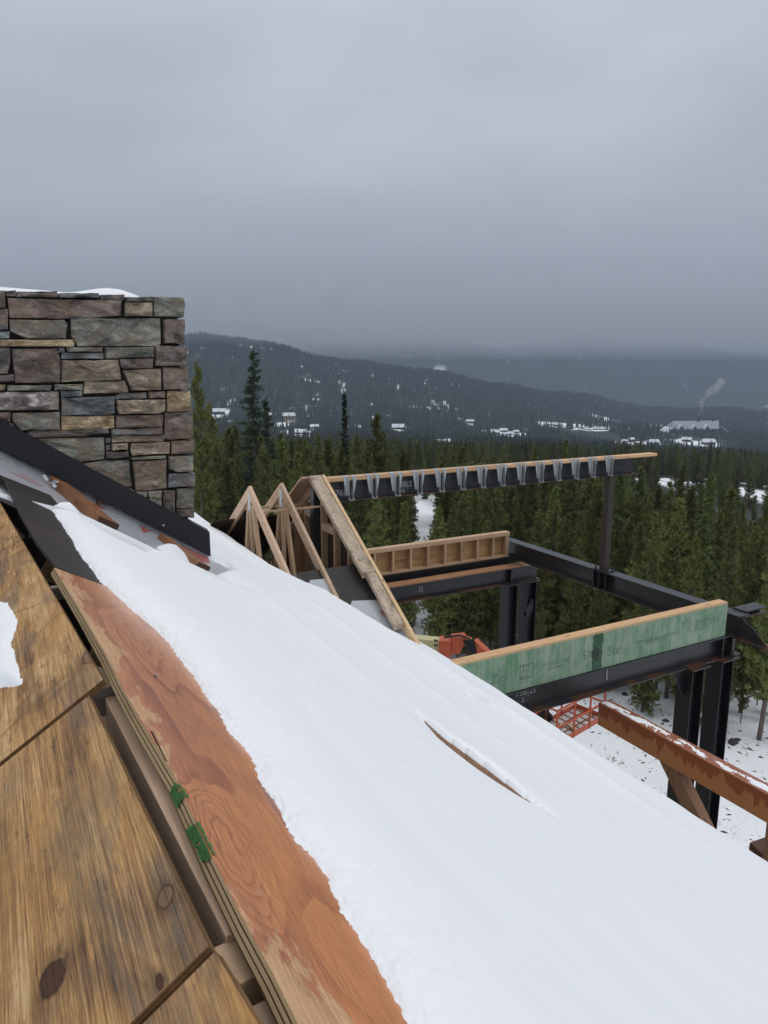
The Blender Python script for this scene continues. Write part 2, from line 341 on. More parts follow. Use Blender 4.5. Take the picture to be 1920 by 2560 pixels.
FLASH = plain('black_coated_metal', (.012, .0125, .016), .42, 0, .2, 4, .45, .05)
def m_steel(name, rust):
    k = NM(name); n = k.noise(k.co(scale=(1, 1, 2.5)), 2.2, 6, .62, .3); b = k.noise(k.co(), 9, 4)
    c = k.mix(b, (.016, .0165, .0195), (.034, .034, .038)); r = k.mix(k.noise(k.co(), 40, 4), (.06, .022, .010), (.17, .07, .028))
    c = k.mix(k.math('MULTIPLY', k.ramp(n, [(rust, 0), (rust+.14, 1)]), .8), c, r)
    return k.done(c, .34, .0, k.bump(b, .1, .01), .5)
STEEL = m_steel('black_mill_steel', .66); STEELR = m_steel('rusty_mill_steel', .46); PAINTST = plain('black_painted_steel', (.0105, .011, .014), .5, 0, .2, 5, .4)
GALV = plain('galvanised_steel', (.52, .55, .57), .38, .5, .25, 30, .5); CHALK = plain('chalk', (.42, .42, .42), .9)
def m_green():
    k = NM('green_sheathing'); n = k.noise(k.co(scale=(1, 1, .55)), 5, 7, .7, .5); d = k.noise(k.co(scale=(22, 22, 1.2)), 1, 4, .6)
    c = k.mix(n, (.09, .205, .115), (.20, .35, .225)); w = k.ramp(k.math('ADD', k.math('MULTIPLY', n, .6), k.math('MULTIPLY', d, .4)), [(.42, 0), (.60, 1)])
    c = k.mix(k.math('MULTIPLY', w, .75), c, (.38, .42, .35)); return k.done(c, .55, 0, k.bump(n, .1, .01), .35)
GREEN = m_green(); INK = plain('faded_black_stamp', (.12, .19, .135), .7, 0, .4, 12); WETGREEN = plain('wet_green_stain', (.02, .075, .03), .3)
def m_osb():
    k = NM('strand_board'); v = k.voro(k.co(scale=(14, 14, 34), rot=(.5, .3, .2)), 1); n = k.noise(k.co(), 20, 4)
    c = k.mix(v.outputs['Color'], (.34, .19, .075), (.52, .34, .16)); c = k.mix(n, c, (.43, .26, .11)); return k.done(c, .6, 0, k.bump(n, .2, .004), .35)
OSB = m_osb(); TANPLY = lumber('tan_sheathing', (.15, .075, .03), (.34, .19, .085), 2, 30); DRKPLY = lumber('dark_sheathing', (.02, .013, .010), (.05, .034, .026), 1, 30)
def m_brown():
    k = NM('stained_timber'); s, w, z = k.sep(k.co())[0:3]; g = k.noise(k.co(scale=(60, 2, 60)), 1, 5, .6)
    c = k.mix(g, (.40, .150, .058), (.54, .25, .105)); n = k.noise(k.co(scale=(3, 6.5, .9)), 1, 6, .65, .3)
    top = k.math('MULTIPLY', k.math('ADD', z, .2), 2.2); d = k.ramp(k.math('ADD', n, k.math('MULTIPLY', top, .62)), [(.76, 0), (.81, 1)])
    c = k.mix(k.math('MULTIPLY', d, .85), c, k.mix(g, (.20, .048, .020), (.33, .095, .042))); kn = k.voro(k.co(scale=(3, .8, 3)), 1.2)
    c = k.mix(k.ramp(kn.outputs['Distance'], [(.05, .7), (.09, 0)]), c, (.06, .025, .012))
    return k.done(c, .3, 0, k.bump(g, .2, .003), .5)
BROWN = m_brown(); BROWN2 = lumber('brown_brace_timber', (.20, .105, .06), (.36, .21, .125), 2, 40); DARKBROWN = lumber('dark_timber', (.07, .035, .02), (.15, .08, .05), 0, 40)
ORANGE = plain('orange_paint', (.50, .105, .045), .45, 0, .18, 5); CREAM = plain('cream_paint', (.52, .47, .26), .5, 0, .1); RUBBER = plain('black_rubber', (.012, .012, .013), .6)
GREENPAINT = plain('green_edge_paint', (.05, .17, .045), .6, 0, .5, 50)
def m_stone(name, a, b, c, lich):
    k = NM(name); n = k.noise(k.co(scale=(1, 1, 2.2)), 5, 8, .68, .6); n2 = k.noise(k.co(loc=(5, 3, 1)), 9, 6, .6, .3)
    col = k.ramp(n, [(.36, tuple(x*.8 for x in a)), (.5, b), (.62, tuple(x*1.2 for x in c))]); col = k.hsv(col, .5, 1, k.math('ADD', k.math('MULTIPLY', k.rnd(), .7), .92))
    col = k.mix(k.math('MULTIPLY', k.ramp(n2, [(.58, 0), (.66, 1)]), lich), col, (.30, .30, .27))
    col = k.mix(k.ramp(k.noise(k.co(scale=(2, 2, 9)), 7, 6, .7), [(.60, 0), (.75, .75)]), col, (.022, .02, .02))
    patch_ = k.ramp(k.noise(k.co(loc=(2, 8, 5), scale=(1, 1, 1.6)), 3.4, 4, .6, 1.0), [(.50, 0), (.56, 1)]); col = k.mix(k.math('MULTIPLY', patch_, .6), col, k.mix(n2, (.13, .075, .05), (.28, .20, .135)))
    vein = k.ramp(k.noise(k.co(scale=(1, 1, 3), rot=(0, .2, 0)), 6, 5, .7, 1.5), [(.485, 0), (.5, 1), (.515, 0)]); col = k.mix(k.math('MULTIPLY', vein, .35), col, (.40, .38, .35))
    rr = k.ramp(n2, [(.4, .38), (.6, .75)])
    gr = k.ramp(k.noise(k.co(scale=(1, 1, 1.8)), 60, 4, .75), [(.3, .7), (.7, 1.25)]); col = k.mix(1, col, gr, 'MULTIPLY')
    return k.done(col, rr, 0, k.bump(k.math('ADD', k.math('MULTIPLY', n, 1.2), n2), .9, .035), .45)
STONE = {'P': m_stone('purple_slate', (.055, .040, .033), (.14, .100, .082), (.23, .18, .15), .45), 'G': m_stone('green_grey_slate', (.065, .066, .055), (.15, .15, .122), (.26, .245, .19), .55),
         'T': m_stone('tan_stone', (.09, .066, .046), (.21, .162, .112), (.33, .27, .195), .55), 'B': m_stone('blue_grey_slate', (.048, .054, .060), (.105, .116, .122), (.185, .198, .20), .4),
         'D': m_stone('dark_slate', (.042, .036, .034), (.09, .078, .072), (.165, .145, .132), .35), 'O': m_stone('ochre_stone', (.14, .085, .038), (.32, .23, .13), (.46, .36, .23), .35),
         'W': m_stone('white_veined_stone', (.06, .045, .04), (.22, .18, .16), (.52, .48, .45), .9)}
MORTAR = plain('dark_joint', (.07, .065, .06), .9)
NEED = {}
def m_needle(name, a, b):
    k = NM(name); n = k.noise(k.co(), 1.3, 3); c = k.mix(n, a, b)
    c = k.hsv(c, k.math('ADD', k.math('MULTIPLY', k.rnd(), .035), .483), 1, k.math('ADD', k.math('MULTIPLY', k.rnd(), .95), .62))
    return k.done(c, .6, 0, None, .25)
NEED['pine'] = m_needle('pine_needles', (.088, .106, .031), (.190, .196, .060)); NEED['fir'] = m_needle('fir_needles', (.034, .054, .032), (.062, .085, .048)); NEED['far'] = m_needle('distant_needles', (.022, .036, .026), (.044, .060, .038))
NEED['mix'] = m_needle('spruce_needles', (.070, .086, .028), (.145, .155, .050))
BARK = plain('pine_bark', (.16, .13, .11), .85, 0, .45, 14, .2, .6); GREYBARK = plain('grey_dead_bark', (.25, .23, .21), .85, 0, .35, 14, .2, .5)
ROCK = plain('rubble_rock', (.06, .055, .052), .8, 0, .5, 6, .3, .7); DEBRIS = plain('frozen_debris', (.07, .058, .048), .85, 0, .5, 20)
WALLBR = plain('log_wall', (.085, .05, .036), .8, 0, .35, 1.0); WALLTAN = plain('tan_wall', (.30, .22, .13), .8); ROOFSNOW = plain('roof_snow', (.66, .69, .74), .8, 0, .04); ROOFGREY = plain('grey_shingle_under_snow', (.30, .32, .36), .8, 0, .25, .4); GLASS = plain('dark_window', (.02, .022, .025), .15)
# ------------------------------------------------------------------ terrain
D_B = [0, 24, 30, 60, 100, 200, 350, 700, 1000, 1500, 2500, 4000, 9000]; Z_B = [-12.2, -12.2, -12.6, -15.8, -20.0, -30, -44, -68, -84, -96, -126, -168, -168]
_cu = [-600, 300, 465, 700, 900, 1100, 1300, 1480, 1600, 1700, 1790, 1860, 1960, 2300]; _cv = [690, 775, 822, 862, 900, 932, 957, 990, 1012, 1024, 1016, 1020, 1050, 1080]
_r = [ray(u, v) for u, v in zip(_cu, _cv)]; HQ = [r[0]/r[1] for r in _r]; HT = [r[2]/r[1] for r in _r]
def H(x, y):
    x = np.asarray(x, float); y = np.asarray(y, float); d = np.hypot(x, y)
    z = np.interp(d, D_B, Z_B) - .045*np.clip(x, -700, 1000)*sstep(150, 1000, d)
    z = z + 2.2*fbm(x/45, y/45, 3, 3)*sstep(40, 120, d) + 14*fbm(x/420+9, y/420, 3, 5)*sstep(300, 900, d)*(1-sstep(2600, 3600, d)*.5)
    z = z + .12*fbm(x/2.5, y/2.5, 4, 1)*(1-sstep(50, 90, d))
    z = z + .45*np.exp(-((d-25.5)/2.2)**2)*sstep(5, 8, x)                 # the spoil bank at the edge of the clearing
    z = z - .20*np.clip(x-8, 0, 40)*sstep(28, 55, d)*(1-sstep(105, 190, d))
    q = np.clip(x/np.maximum(y, 1), -1.2, 1.2); cy = 2300 + 150*np.sin(q*7)
    crest = np.interp(q, HQ, HT)*cy - 15 + 16*fbm(q*14, q*0+3, 4, 8)
    up = sstep(1150, 2300, y); dn = 1-sstep(2400, 3300, y)
    hill = z + np.maximum(crest - z, 0)*np.minimum(up**.8, dn)
    m = sstep(3600, 5600, y)*(450 + 170*fbm(x/900, y/900+2, 5, 21) + 40*fbm(x/160, y/160, 3, 4))*(1 - .25*sstep(.25, .7, q))
    return np.maximum(hill, z) + m
def gaps(x, y):                                             # snowy couloirs and cuts in the hill's wood
    a = vnoise(x/5, y/90, 40); b2 = vnoise(x/60+5, y/150, 41); c2 = vnoise(x/70, y/32+7, 42)
    return np.maximum(sstep(.79, .84, a)*sstep(.52, .68, b2), sstep(.90, .93, c2)*sstep(.55, .66, b2)*.9)*sstep(1200, 1400, y)
def terrain_hit(u, v, far=7000):
    d = ray(u, v); t = 12.0*1.003**np.arange(int(math.log(far/12.0)/math.log(1.003)))
    hit = np.nonzero(d[2]*t <= H(d[0]*t, d[1]*t))[0]
    return d*(t[hit[0]] if len(hit) else far)
# snowy openings among the trees: (pixel centre in the photograph, half width and half depth in metres) -> ground ellipses
OPEN = []
def opening(u, v, rx, ry):
    p = terrain_hit(u, v); d = math.hypot(p[0], p[1]); k = (d-.8*ry)/d if d > 320 else (d-16)/d; OPEN.append((p[0]*k, p[1]*k, rx*.9, ry*2.2 if d > 320 else 27)); return p
CLEAR = []
HOUSES = [(722, 1052, 42), (752, 1085, 36), (785, 1072, 26), (548, 1036, 34), (996, 1073, 50), (1112, 1112, 42), (1176, 1058, 22), (1265, 1086, 60), (1385, 1066, 40), (1578, 1108, 40), (1632, 1112, 30), (1716, 1104, 24), (1770, 1112, 32), (1650, 1130, 18), (1732, 1092, 130), (1480, 1074, 110), (1570, 1073, 120), (1640, 1072, 70)]
for a in [(735, 1078, 20, 34), (700, 1060, 14, 30), (780, 1090, 14, 24), (550, 1032, 14, 30), (1000, 1068, 22, 14), (1115, 1102, 20, 24), (1150, 1125, 5, 30), (1165, 1145, 4, 30), (1262, 1082, 46, 26), (1385, 1064, 22, 20),
          (1580, 1108, 20, 14), (1632, 1108, 16, 12), (1690, 1196, 6, 12), (1652, 1200, 4, 9), (1850, 1206, 8, 22), (1898, 1222, 7, 20), (1745, 1105, 40, 20), (1172, 1055, 20, 10), (1290, 1140, 9, 5), (1560, 1058, 130, 26), (1440, 1062, 110, 24),
          (1050, 1018, 60, 12), (640, 868, 60, 14), (1100, 918, 40, 20), (770, 948, 30, 9), (885, 1065, 20, 18)]: opening(*a)
g0 = np.random.default_rng(77)
for _ in range(36):                                        # little openings sprinkled over the valley floor
    opening(g0.uniform(480, 1920), g0.uniform(1000, 1110), g0.uniform(3, 9), g0.uniform(10, 22))
for (u, v, w_) in HOUSES:                                    # each roof stands in a clearing that opens downhill, towards the building site
    p = terrain_hit(u, v); d = math.hypot(p[0], p[1]); kx = w_*d/FPX*(.42 if w_ < 100 else .5)+1
    if w_ != 130: OPEN.append((p[0]*(d-10)/d, p[1]*(d-10)/d, kx*(.6 if w_ < 100 else .9), 16 if w_ < 100 else 26))
    cl = 105 if w_ < 100 else 135; CLEAR.append((p[0]*(d-cl*.8)/d, p[1]*(d-cl*.8)/d, kx, cl))
TRACK = [terrain_hit(u, v) for u, v in ((1082, 1400), (1078, 1362), (1072, 1330), (1060, 1300), (1045, 1270), (1035, 1255))]
TRK = [(p[0], p[1]) for p in TRACK]
def open_mask(x, y):
    m = np.zeros(np.shape(x)); wob = .35*fbm(x/9, y/9, 2, 2)
    for (ox, oy, rx, ry) in OPEN:
        e = np.hypot((x-ox)/rx, (y-oy)/ry) + wob; m = np.maximum(m, 1-sstep(.8, 1.1, e))
    return m
def clear_mask(x, y):                                       # open ground with low brush: no trees, little snow
    m = open_mask(x, y); wob = .45*fbm(x/12, y/12, 2, 2)
    for (ox, oy, rx, ry) in CLEAR:
        e = np.hypot((x-ox)/rx, (y-oy)/ry) + wob; m = np.maximum(m, 1-sstep(.8, 1.1, e))
    return m
def edge_y(x): return np.where(x < 3, 28.5 + .35*np.maximum(3-x, 0), np.where(x < 12, 31.0-.83*x, 21.0))
def build_ground():
    rr = np.concatenate([np.linspace(1, 60, 120), np.geomspace(61, 9000, 330)])
    th = np.concatenate([np.linspace(-180, -48, 30, endpoint=False), np.linspace(-48, 48, 330, endpoint=False), np.linspace(48, 180, 31)])
    RR, TT = np.meshgrid(rr, np.radians(th), indexing='ij'); X, Y = RR*np.sin(TT), RR*np.cos(TT)
    me = grid_mesh('ground', np.stack([X, Y, H(X, Y)], -1), [])
    xy = np.zeros(len(me.vertices)*3); me.vertices.foreach_get('co', xy); xy = xy.reshape(-1, 3); x, y = xy[:, 0], xy[:, 1]; d = np.hypot(x, y)
    mk = np.maximum(open_mask(x, y), 1-sstep(1.6, 3.2, seg_dist(x, y, TRK))); mk = np.maximum(np.maximum(mk, 1-sstep(95, 170, d)), gaps(x, y)*(1-sstep(2600, 3000, y)))
    a = me.attributes.new('snow_cover', 'FLOAT', 'POINT'); a.data.foreach_set('value', mk.astype(np.float32))
    k = NM('snowy_ground'); at = k.n('Attribute'); at.attribute_name = 'snow_cover'
    v = k.co(); big = k.noise(k.co(scale=(1, 1, .3)), .012, 6, .7, .4); sm = k.noise(v, .9, 5, .65); fine = k.noise(v, 6.5, 4, .7)
    snow = k.mix(sm, (.82, .84, .87), (.88, .90, .92))
    spk = k.ramp(k.math('ADD', k.math('MULTIPLY', fine, .6), k.math('MULTIPLY', sm, .4)), [(.57, 0), (.64, 1)]); snow = k.mix(k.math('MULTIPLY', spk, .75), snow, (.12, .10, .085))
    floor = k.mix(k.noise(v, .06, 6, .7), (.020, .026, .020), (.045, .050, .040))
    cd_ = k.n('NewGeometry'); px, py, pz = k.sep(cd_.outputs['Position'])[0:3]
    streak = k.noise(k.co(scale=(.016, .003, .004)), 1, 7, .72, .3)
    fl = k.ramp(streak, [(.60, 0), (.69, .7)]); floor = k.mix(fl, floor, (.55, .58, .62))
    field = k.ramp(k.noise(k.co(scale=(.0022, .0012, .001)), 1, 4), [(.62, 0), (.7, 1)])
    c = k.mix(at.outputs['Fac'], floor, snow)
    me.materials.append(k.done(c, .85, 0, k.bump(fine, .4, .06), .2))
    return tag(link('ground', me), None, None, None, 'structure')
GROUND = build_ground()

# the air: one even haze round everything, and a stratus bank lying on the far mountain
def vol_box(name, lo, hi, dens, col, label=None, cat=None):
    b = MB().box(lo, hi); m = bpy.data.materials.new(name); m.use_nodes = True; t = m.node_tree; t.nodes.clear()
    o = t.nodes.new('ShaderNodeOutputMaterial'); v = t.nodes.new('ShaderNodeVolumePrincipled'); t.links.new(v.outputs[0], o.inputs['Volume'])
    v.inputs['Density'].default_value = dens; v.inputs['Color'].default_value = (*col, 1); v.inputs['Anisotropy'].default_value = 0.0
    ob = link(name, b.mesh(name, m)); return tag(ob, label, cat, None, 'stuff')
vol_box('haze', (-9200, -9200, -260), (9200, 9200, 520), 1.45e-4, (.66, .79, 1.0))
for i_, (z_, y_, dn_) in enumerate(((66, 1500, 2.6e-4), (112, 1700, 3.6e-4), (160, 1900, 8e-4))): vol_box('low_cloud', (-9100+40*i_, y_, z_), (9100-40*i_, 8800-40*i_, 430+8*i_), dn_, (.90, .94, 1.0), ['thin lowest veil of the grey cloud bank on the far mountain', 'middle layer of the grey cloud bank on the far mountain', 'thick upper layer of the grey cloud bank hiding the mountain top'][i_], 'cloud')

# ------------------------------------------------------------------ trees
def tuft_tris(P, Dn, n, ln, wd, g):
    P = np.repeat(P, n, 0); Dn = np.repeat(Dn, n, 0); m = len(P)
    d = Dn + g.normal(0, .55, (m, 3)); d /= np.linalg.norm(d, axis=1, keepdims=True)
    s = np.cross(d, g.normal(0, 1, (m, 3))); s /= np.linalg.norm(s, axis=1, keepdims=True)
    l = ln*g.uniform(.6, 1.25, (m, 1)); w = wd*g.uniform(.7, 1.3, (m, 1))
    return np.stack([P - s*w/2, P + s*w/2, P + d*l], 1)
def conifer(seed, h, r, base, kind, dens=1.0):
    """unit: metres. Returns (trunk mesh, crown mesh): whorls of limbs carrying needle tufts round a tapered trunk."""
    g = np.random.default_rng(seed); P = []; Dd = []; tb = MB()
    lean = g.normal(0, .012, 2); ax = lambda z: np.array((lean[0]*z + .05*math.sin(z*.9+seed), lean[1]*z + .05*math.cos(z*.8+seed), z))
    zs = np.linspace(0, h*.97, 9); tr = .012*h if kind != 'dead' else .011*h
    tb.tube([ax(z) for z in zs], [tr*(1-z/h)**.8 + .008 for z in zs], 7)
    z = base
    while z < h*.985:
        f = (z-base)/(h-base)
        if kind == 'pine': prof = (1-f)**.92*(.66+.34*min(1, f*4))+.02; nb = 6; rise = .45; step = .035
        else: prof = (1-f)**.9*(.62+.38*min(1, f*5))+.03; nb = 7; rise = -.28+.45*f; step = .026
        for b in range(nb):
            if g.random() < (.10 if kind == 'pine' else .05): continue
            L_ = r*prof*g.uniform(.5, 1.22); az = g.uniform(0, 2*math.pi); o = ax(z + g.uniform(-.5, .5)*step*h)
            rs = rise + g.normal(0, .13); dr = np.array((math.cos(az), math.sin(az), rs)); k = max(3, int(L_*10.5*dens))
            tip = o + dr*L_; tb.tube([o, tip + np.array((0, 0, .12*L_ if kind == 'pine' else -.05))], [.008+.006*L_, .004], 3)
            for t in np.linspace(.18 if kind == 'pine' else .12, 1, k):
                c = o + dr*L_*t; c[2] += (.14*L_*t*t if kind == 'pine' else -.08*L_*t*(1-t))
                for sgn in range(2 if kind == 'pine' else 3):
                    sp = .30*L_*(1-.55*t) if kind == 'pine' else .24*L_*(1-.6*t); q = c + g.normal(0, 1, 3)*np.array((sp, sp, sp*.45))*.75
                    P.append(q); up = .75 if kind == 'pine' else -.05
                    Dd.append(np.array((dr[0]*.6, dr[1]*.6, up)) + g.normal(0, .25, 3))
        z += h*step*g.uniform(.75, 1.3)
    P.append(ax(h*.985)); Dd.append(np.array((0, 0, 1.5)))
    for z in np.linspace(h*.9, h, 6): P.append(ax(z)); Dd.append(np.array((0, 0, 1.)))
    if kind == 'pine':                        # bare dead limbs low on the stem
        for _ in range(9):
            z = g.uniform(base*.5, base); az = g.uniform(0, 6.28); o = ax(z); tb.tube([o, o + np.array((math.cos(az), math.sin(az), .1))*g.uniform(.3, .8)], [.012, .004], 3)
    P = np.array(P); Dd = np.array(Dd)
    V = tuft_tris(P, Dd, 6 if kind == 'pine' else 4, .23 if kind == 'pine' else .19, .064 if kind == 'pine' else .06, g)
    return tb.mesh('trunk', BARK, smooth=True), tri_mesh('crown', V, NEED[kind])
PINES = [conifer(100+i, 8.0, *pr, 'pine') for i, pr in enumerate([(1.3, 1.2), (1.15, 1.7), (1.5, 1.0), (1.05, 2.2), (1.3, 1.5), (1.4, .7), (.95, 1.4), (1.2, 2.6)])]
FIRS = [conifer(200+i, 13.0, *pr, 'fir', 1.0) for i, pr in enumerate([(1.55, .7), (.75, .5), (1.15, .6)])]
SPRUCE = [conifer(400+i, 8.0, *pr, 'fir', 1.1) for i, pr in enumerate([(1.15, .7), (.95, 1.2), (1.3, .5)])]
for tk, crn in SPRUCE: crn.materials.clear(); crn.materials.append(NEED['mix'])
def place_tree(x, y, ht, src, h0, name, label, group, wide=1.0, dz=0.0):
    k = ht/h0; o = bpy.data.objects.new(name, None); COL.objects.link(o); o.location = (x, y, float(H(x, y)) - .1 + dz)
    o.rotation_euler = (0, 0, random.uniform(0, 6.28)); o.scale = (k*wide, k*wide, k); tag(o, label, 'tree', group)
    for nme, me in zip(('trunk', 'crown'), src): c = link(nme, me, o)
    return o
def at_d(u, v, d): r = ray(u, v); return r*(d/math.hypot(r[0], r[1]))
def top_tree(u, v, d, src, h0, name, label, wide=1.0, group=None):      # a tree at distance d whose top is seen at (u, v)
    p = at_d(u, v, d); return place_tree(p[0], p[1], p[2]-float(H(p[0], p[1])), src, h0, name, label, group, wide)
top_tree(627, 868, 46, FIRS[0], 13, 'fir_tree', 'tall dark spire fir rising highest above the forest, right of the stone chimney', 1.12)
top_tree(852, 980, 52, FIRS[1], 13, 'fir_tree', 'very narrow dark fir spire standing alone above the forest left of the steel ridge beam', 1.0)
top_tree(676, 992, 50, FIRS[2], 13, 'fir_tree', 'dark fir close on the right of the tallest spire', 1.25)
top_tree(943, 1038, 44, PINES[2], 8, 'pine_tree', 'bushy olive pine standing above the forest over the left end of the steel ridge beam', 1.0)
top_tree(484, 905, 38, PINES[0], 8, 'pine_tree', 'tall pine half hidden behind the right edge of the stone chimney', .62)
top_tree(662, 1120, 34, PINES[5], 8, 'pine_tree', 'light green young pine just above the two roof trusses', 1.1)
top_tree(1414, 1100, 62, PINES[6], 8, 'pine_tree', 'slim pine whose tip pokes up over the right half of the steel ridge beam', .8)
top_tree(1338, 1118, 60, PINES[1], 8, 'pine_tree', 'small pine tip just showing above the middle of the steel ridge beam', .8)
for (u, v, d) in ((528, 1010, 42), (575, 1085, 44), (745, 1110, 40), (800, 1085, 48), (890, 1100, 46)):
    top_tree(u, v, d, PINES[(u*7) % 8], 8, 'pine_tree', 'lodgepole pine in the dense stand between stone chimney and steel ridge beam', .7, 'pines behind the chimney and trusses')
pts = [(float(o.location.x), float(o.location.y)) for o in SC.objects if o.name.startswith(('fir_tree', 'pine_tree'))]
def az_u(x, y): return 960 + FPX*(x/y)*1.0*(cP)          # rough picture column of a ground point
def sample(n_try, d0, d1, q0, q1, sp, lim, seed=5):
    out = []; cell = {}; g = np.random.default_rng(seed)
    for x, y in pts: cell.setdefault((int(x//sp), int(y//sp)), []).append((x, y))
    Y = np.sqrt(g.uniform(d0**2, d1**2, n_try)); X = Y*g.uniform(q0, q1, n_try); D = np.hypot(X, Y); U = az_u(X, Y)
    bad = (Y < edge_y(X)) | ((X < 3) & (Y < 33) & (X/Y < -.06)) | ((U > 1016) & (U < 1100) & (D < 66))
    bad |= (seg_dist(X, Y, TRK) < 2.6) | (open_mask(X, Y) > .3)
    for x, y in zip(X[~bad].tolist(), Y[~bad].tolist()):
        ci, cj = int(x//sp), int(y//sp)
        if any((x-a)**2+(y-b)**2 < sp*sp for i in (-1, 0, 1) for j in (-1, 0, 1) for a, b in cell.get((ci+i, cj+j), [])): continue
        cell.setdefault((ci, cj), []).append((x, y)); out.append((x, y))
        if len(out) >= lim: break
    return out
near = sample(20000, 19, 100, -.30, .64, 1.55, 3000)
pts += near; near += sample(6000, 19, 42, -.02, .64, 1.0, 130, 6)
near.sort(key=lambda p: math.hypot(*p))
GRP = {'mf': ('front row lodgepole pine with a bare lower trunk at the snowy clearing', 'front row pines at the clearing'), 'rf': ('front row lodgepole pine right of the near steel columns', 'front row pines right of the near columns'), 'rb': ('far olive pine high up in the stand right of the steel post', 'far pines right of the steel post'), 'mb': ('lodgepole pine seen between the cross beam and the ridge beam', 'pines seen above the cross beam'), 'l': ('lodgepole pine in the dense stand between stone chimney and steel ridge beam', 'pines behind the chimney and trusses'),
       'm': ('lodgepole pine seen through and under the open steel porch frame', 'pines seen through the steel frame'),
       'r': ('olive green lodgepole pine in the dense stand right of the thin steel post', 'pines right of the steel post')}
stuff_near = []
for i, (x, y) in enumerate(near):
    u = az_u(x, y); d = math.hypot(x, y); z = float(H(x, y))
    if u < 900: top = 925 + 1790*(-(-1.2-.055*d))/d*.52; ht = np.interp(u, [450, 700, 900], [10.0, 8.6, 8.0])*random.uniform(.68, 1.2)
    else: ht = np.interp(d, [20, 40, 100], [6.6, 7.6, 8.6])*random.uniform(.72, 1.16)
    s = PINES[random.randrange(8)]; kind = 'l' if u < 900 else ('m' if d > 33 else 'mf') if u < 1500 else ('rf' if d < 34 and u > 1700 else 'r' if d < 58 else 'rb'); kind = 'mb' if kind == 'm' and d > 52 else kind
    if random.random() < .22 and d < 60: ht *= random.uniform(.3, .6)
    if random.random() < .27: s = SPRUCE[random.randrange(3)]; ht *= 1.08
    if i < 282: place_tree(x, y, ht, s, 8, 'pine_tree', *GRP[kind], wide=random.uniform(.64, .98))
    else: stuff_near.append((x, y, ht/8))
def far_tree(seed, mat):
    g = np.random.default_rng(seed); T_ = []
    nl = 9
    for i in range(nl):
        z0 = .08 + .86*i/nl; rad = .17*(1-i/nl)**.8 + .012; n = 7
        for k in range(n):
            a = 6.283*(k+g.uniform(0, 1))/n; rr = rad*g.uniform(.55, 1.25); dz = g.uniform(-.03, .03)
            c = np.array((0, 0, z0+.17)); p = np.array((rr*math.cos(a-.38), rr*math.sin(a-.38), z0+dz)); q = np.array((rr*math.cos(a+.38), rr*math.sin(a+.38), z0+dz)); T_.append((c, p, q))
    return tri_mesh('distant_tree', np.array(T_), mat)
def scatter(name, P, scl, meshes, label, cat):             # uncountable woods: one object of points, instanced by geometry nodes
    c = bpy.data.collections.new(name+'_kinds')
    for m_ in meshes: c.objects.link(bpy.data.objects.new(m_.name, m_))
    me = bpy.data.meshes.new(name); me.vertices.add(len(P)); me.vertices.foreach_set('co', np.asarray(P, np.float32).reshape(-1))
    a = me.attributes.new('size', 'FLOAT', 'POINT'); a.data.foreach_set('value', np.asarray(scl, np.float32))
    o = tag(link(name, me), label, cat, None, 'stuff')
    t = bpy.data.node_groups.new(name, 'GeometryNodeTree')
    t.interface.new_socket('Geometry', in_out='INPUT', socket_type='NodeSocketGeometry'); t.interface.new_socket('Geometry', in_out='OUTPUT', socket_type='NodeSocketGeometry')
    N = t.nodes.new; gi, go = N('NodeGroupInput'), N('NodeGroupOutput'); ip = N('GeometryNodeInstanceOnPoints'); ci = N('GeometryNodeCollectionInfo')
    ci.inputs['Collection'].default_value = c; ci.inputs['Separate Children'].default_value = True; ci.inputs['Reset Children'].default_value = True
    rv = N('FunctionNodeRandomValue'); rv.data_type = 'FLOAT_VECTOR'; rv.inputs[0].default_value = (0, 0, 0); rv.inputs[1].default_value = (.06, .06, 6.28)
    na = N('GeometryNodeInputNamedAttribute'); na.data_type = 'FLOAT'; na.inputs['Name'].default_value = 'size'
    k = t.links.new; k(gi.outputs[0], ip.inputs['Points']); k(ci.outputs[0], ip.inputs['Instance']); ip.inputs['Pick Instance'].default_value = True
    k(rv.outputs[0], ip.inputs['Rotation']); k(na.outputs[0], ip.inputs['Scale']); k(ip.outputs[0], go.inputs[0])
    md = o.modifiers.new('scatter', 'NODES'); md.node_group = t; return o
joined = []
for tk, crn in PINES+SPRUCE:                                       # trunk and crown of each kind in one mesh, for the woods
    b = bmesh.new(); b.from_mesh(tk); n0 = len(b.faces); b.from_mesh(crn); b.faces.ensure_lookup_table()
    for f in b.faces[n0:]: f.material_index = 1
    m_ = bpy.data.meshes.new('pine'); b.to_mesh(m_); b.free(); m_.materials.append(BARK); m_.materials.append(crn.materials[0]); joined.append(m_)
def wood_pts(n, d0, d1, q0, q1, seed):
    g = np.random.default_rng(seed); y = np.sqrt(g.uniform(d0**2, d1**2, n)); x = y*g.uniform(q0, q1, n)
    ok = (clear_mask(x, y) < .35) & (seg_dist(x, y, TRK) > 3.0); return x[ok], y[ok], g
x, y, g = wood_pts(6200, 95, 560, -.42, .66, 11); kp = g.uniform(0, 1, len(x)) < 1.05-sstep(260, 560, np.hypot(x, y)); x, y = x[kp], y[kp]; P = [(a, b, float(H(a, b))-.2) for a, b, s in stuff_near] + list(zip(x, y, H(x, y)-.3)); S = [s for *_, s in stuff_near] + list(g.uniform(.62, 1.38, len(x)))
scatter('pine_wood', P, S, joined, 'dense olive pine wood running down the slope beyond the building site', 'forest')
FAR = [far_tree(300+i, NEED['far']) for i in range(5)]
x, y, g = wood_pts(13500, 270, 1200, -.42, .64, 12); scatter('valley_wood', np.stack([x, y, H(x, y)-.4], 1), g.uniform(6.5, 11.5, len(x)), FAR, 'dark conifer wood filling the valley around the snowy roofs', 'forest')
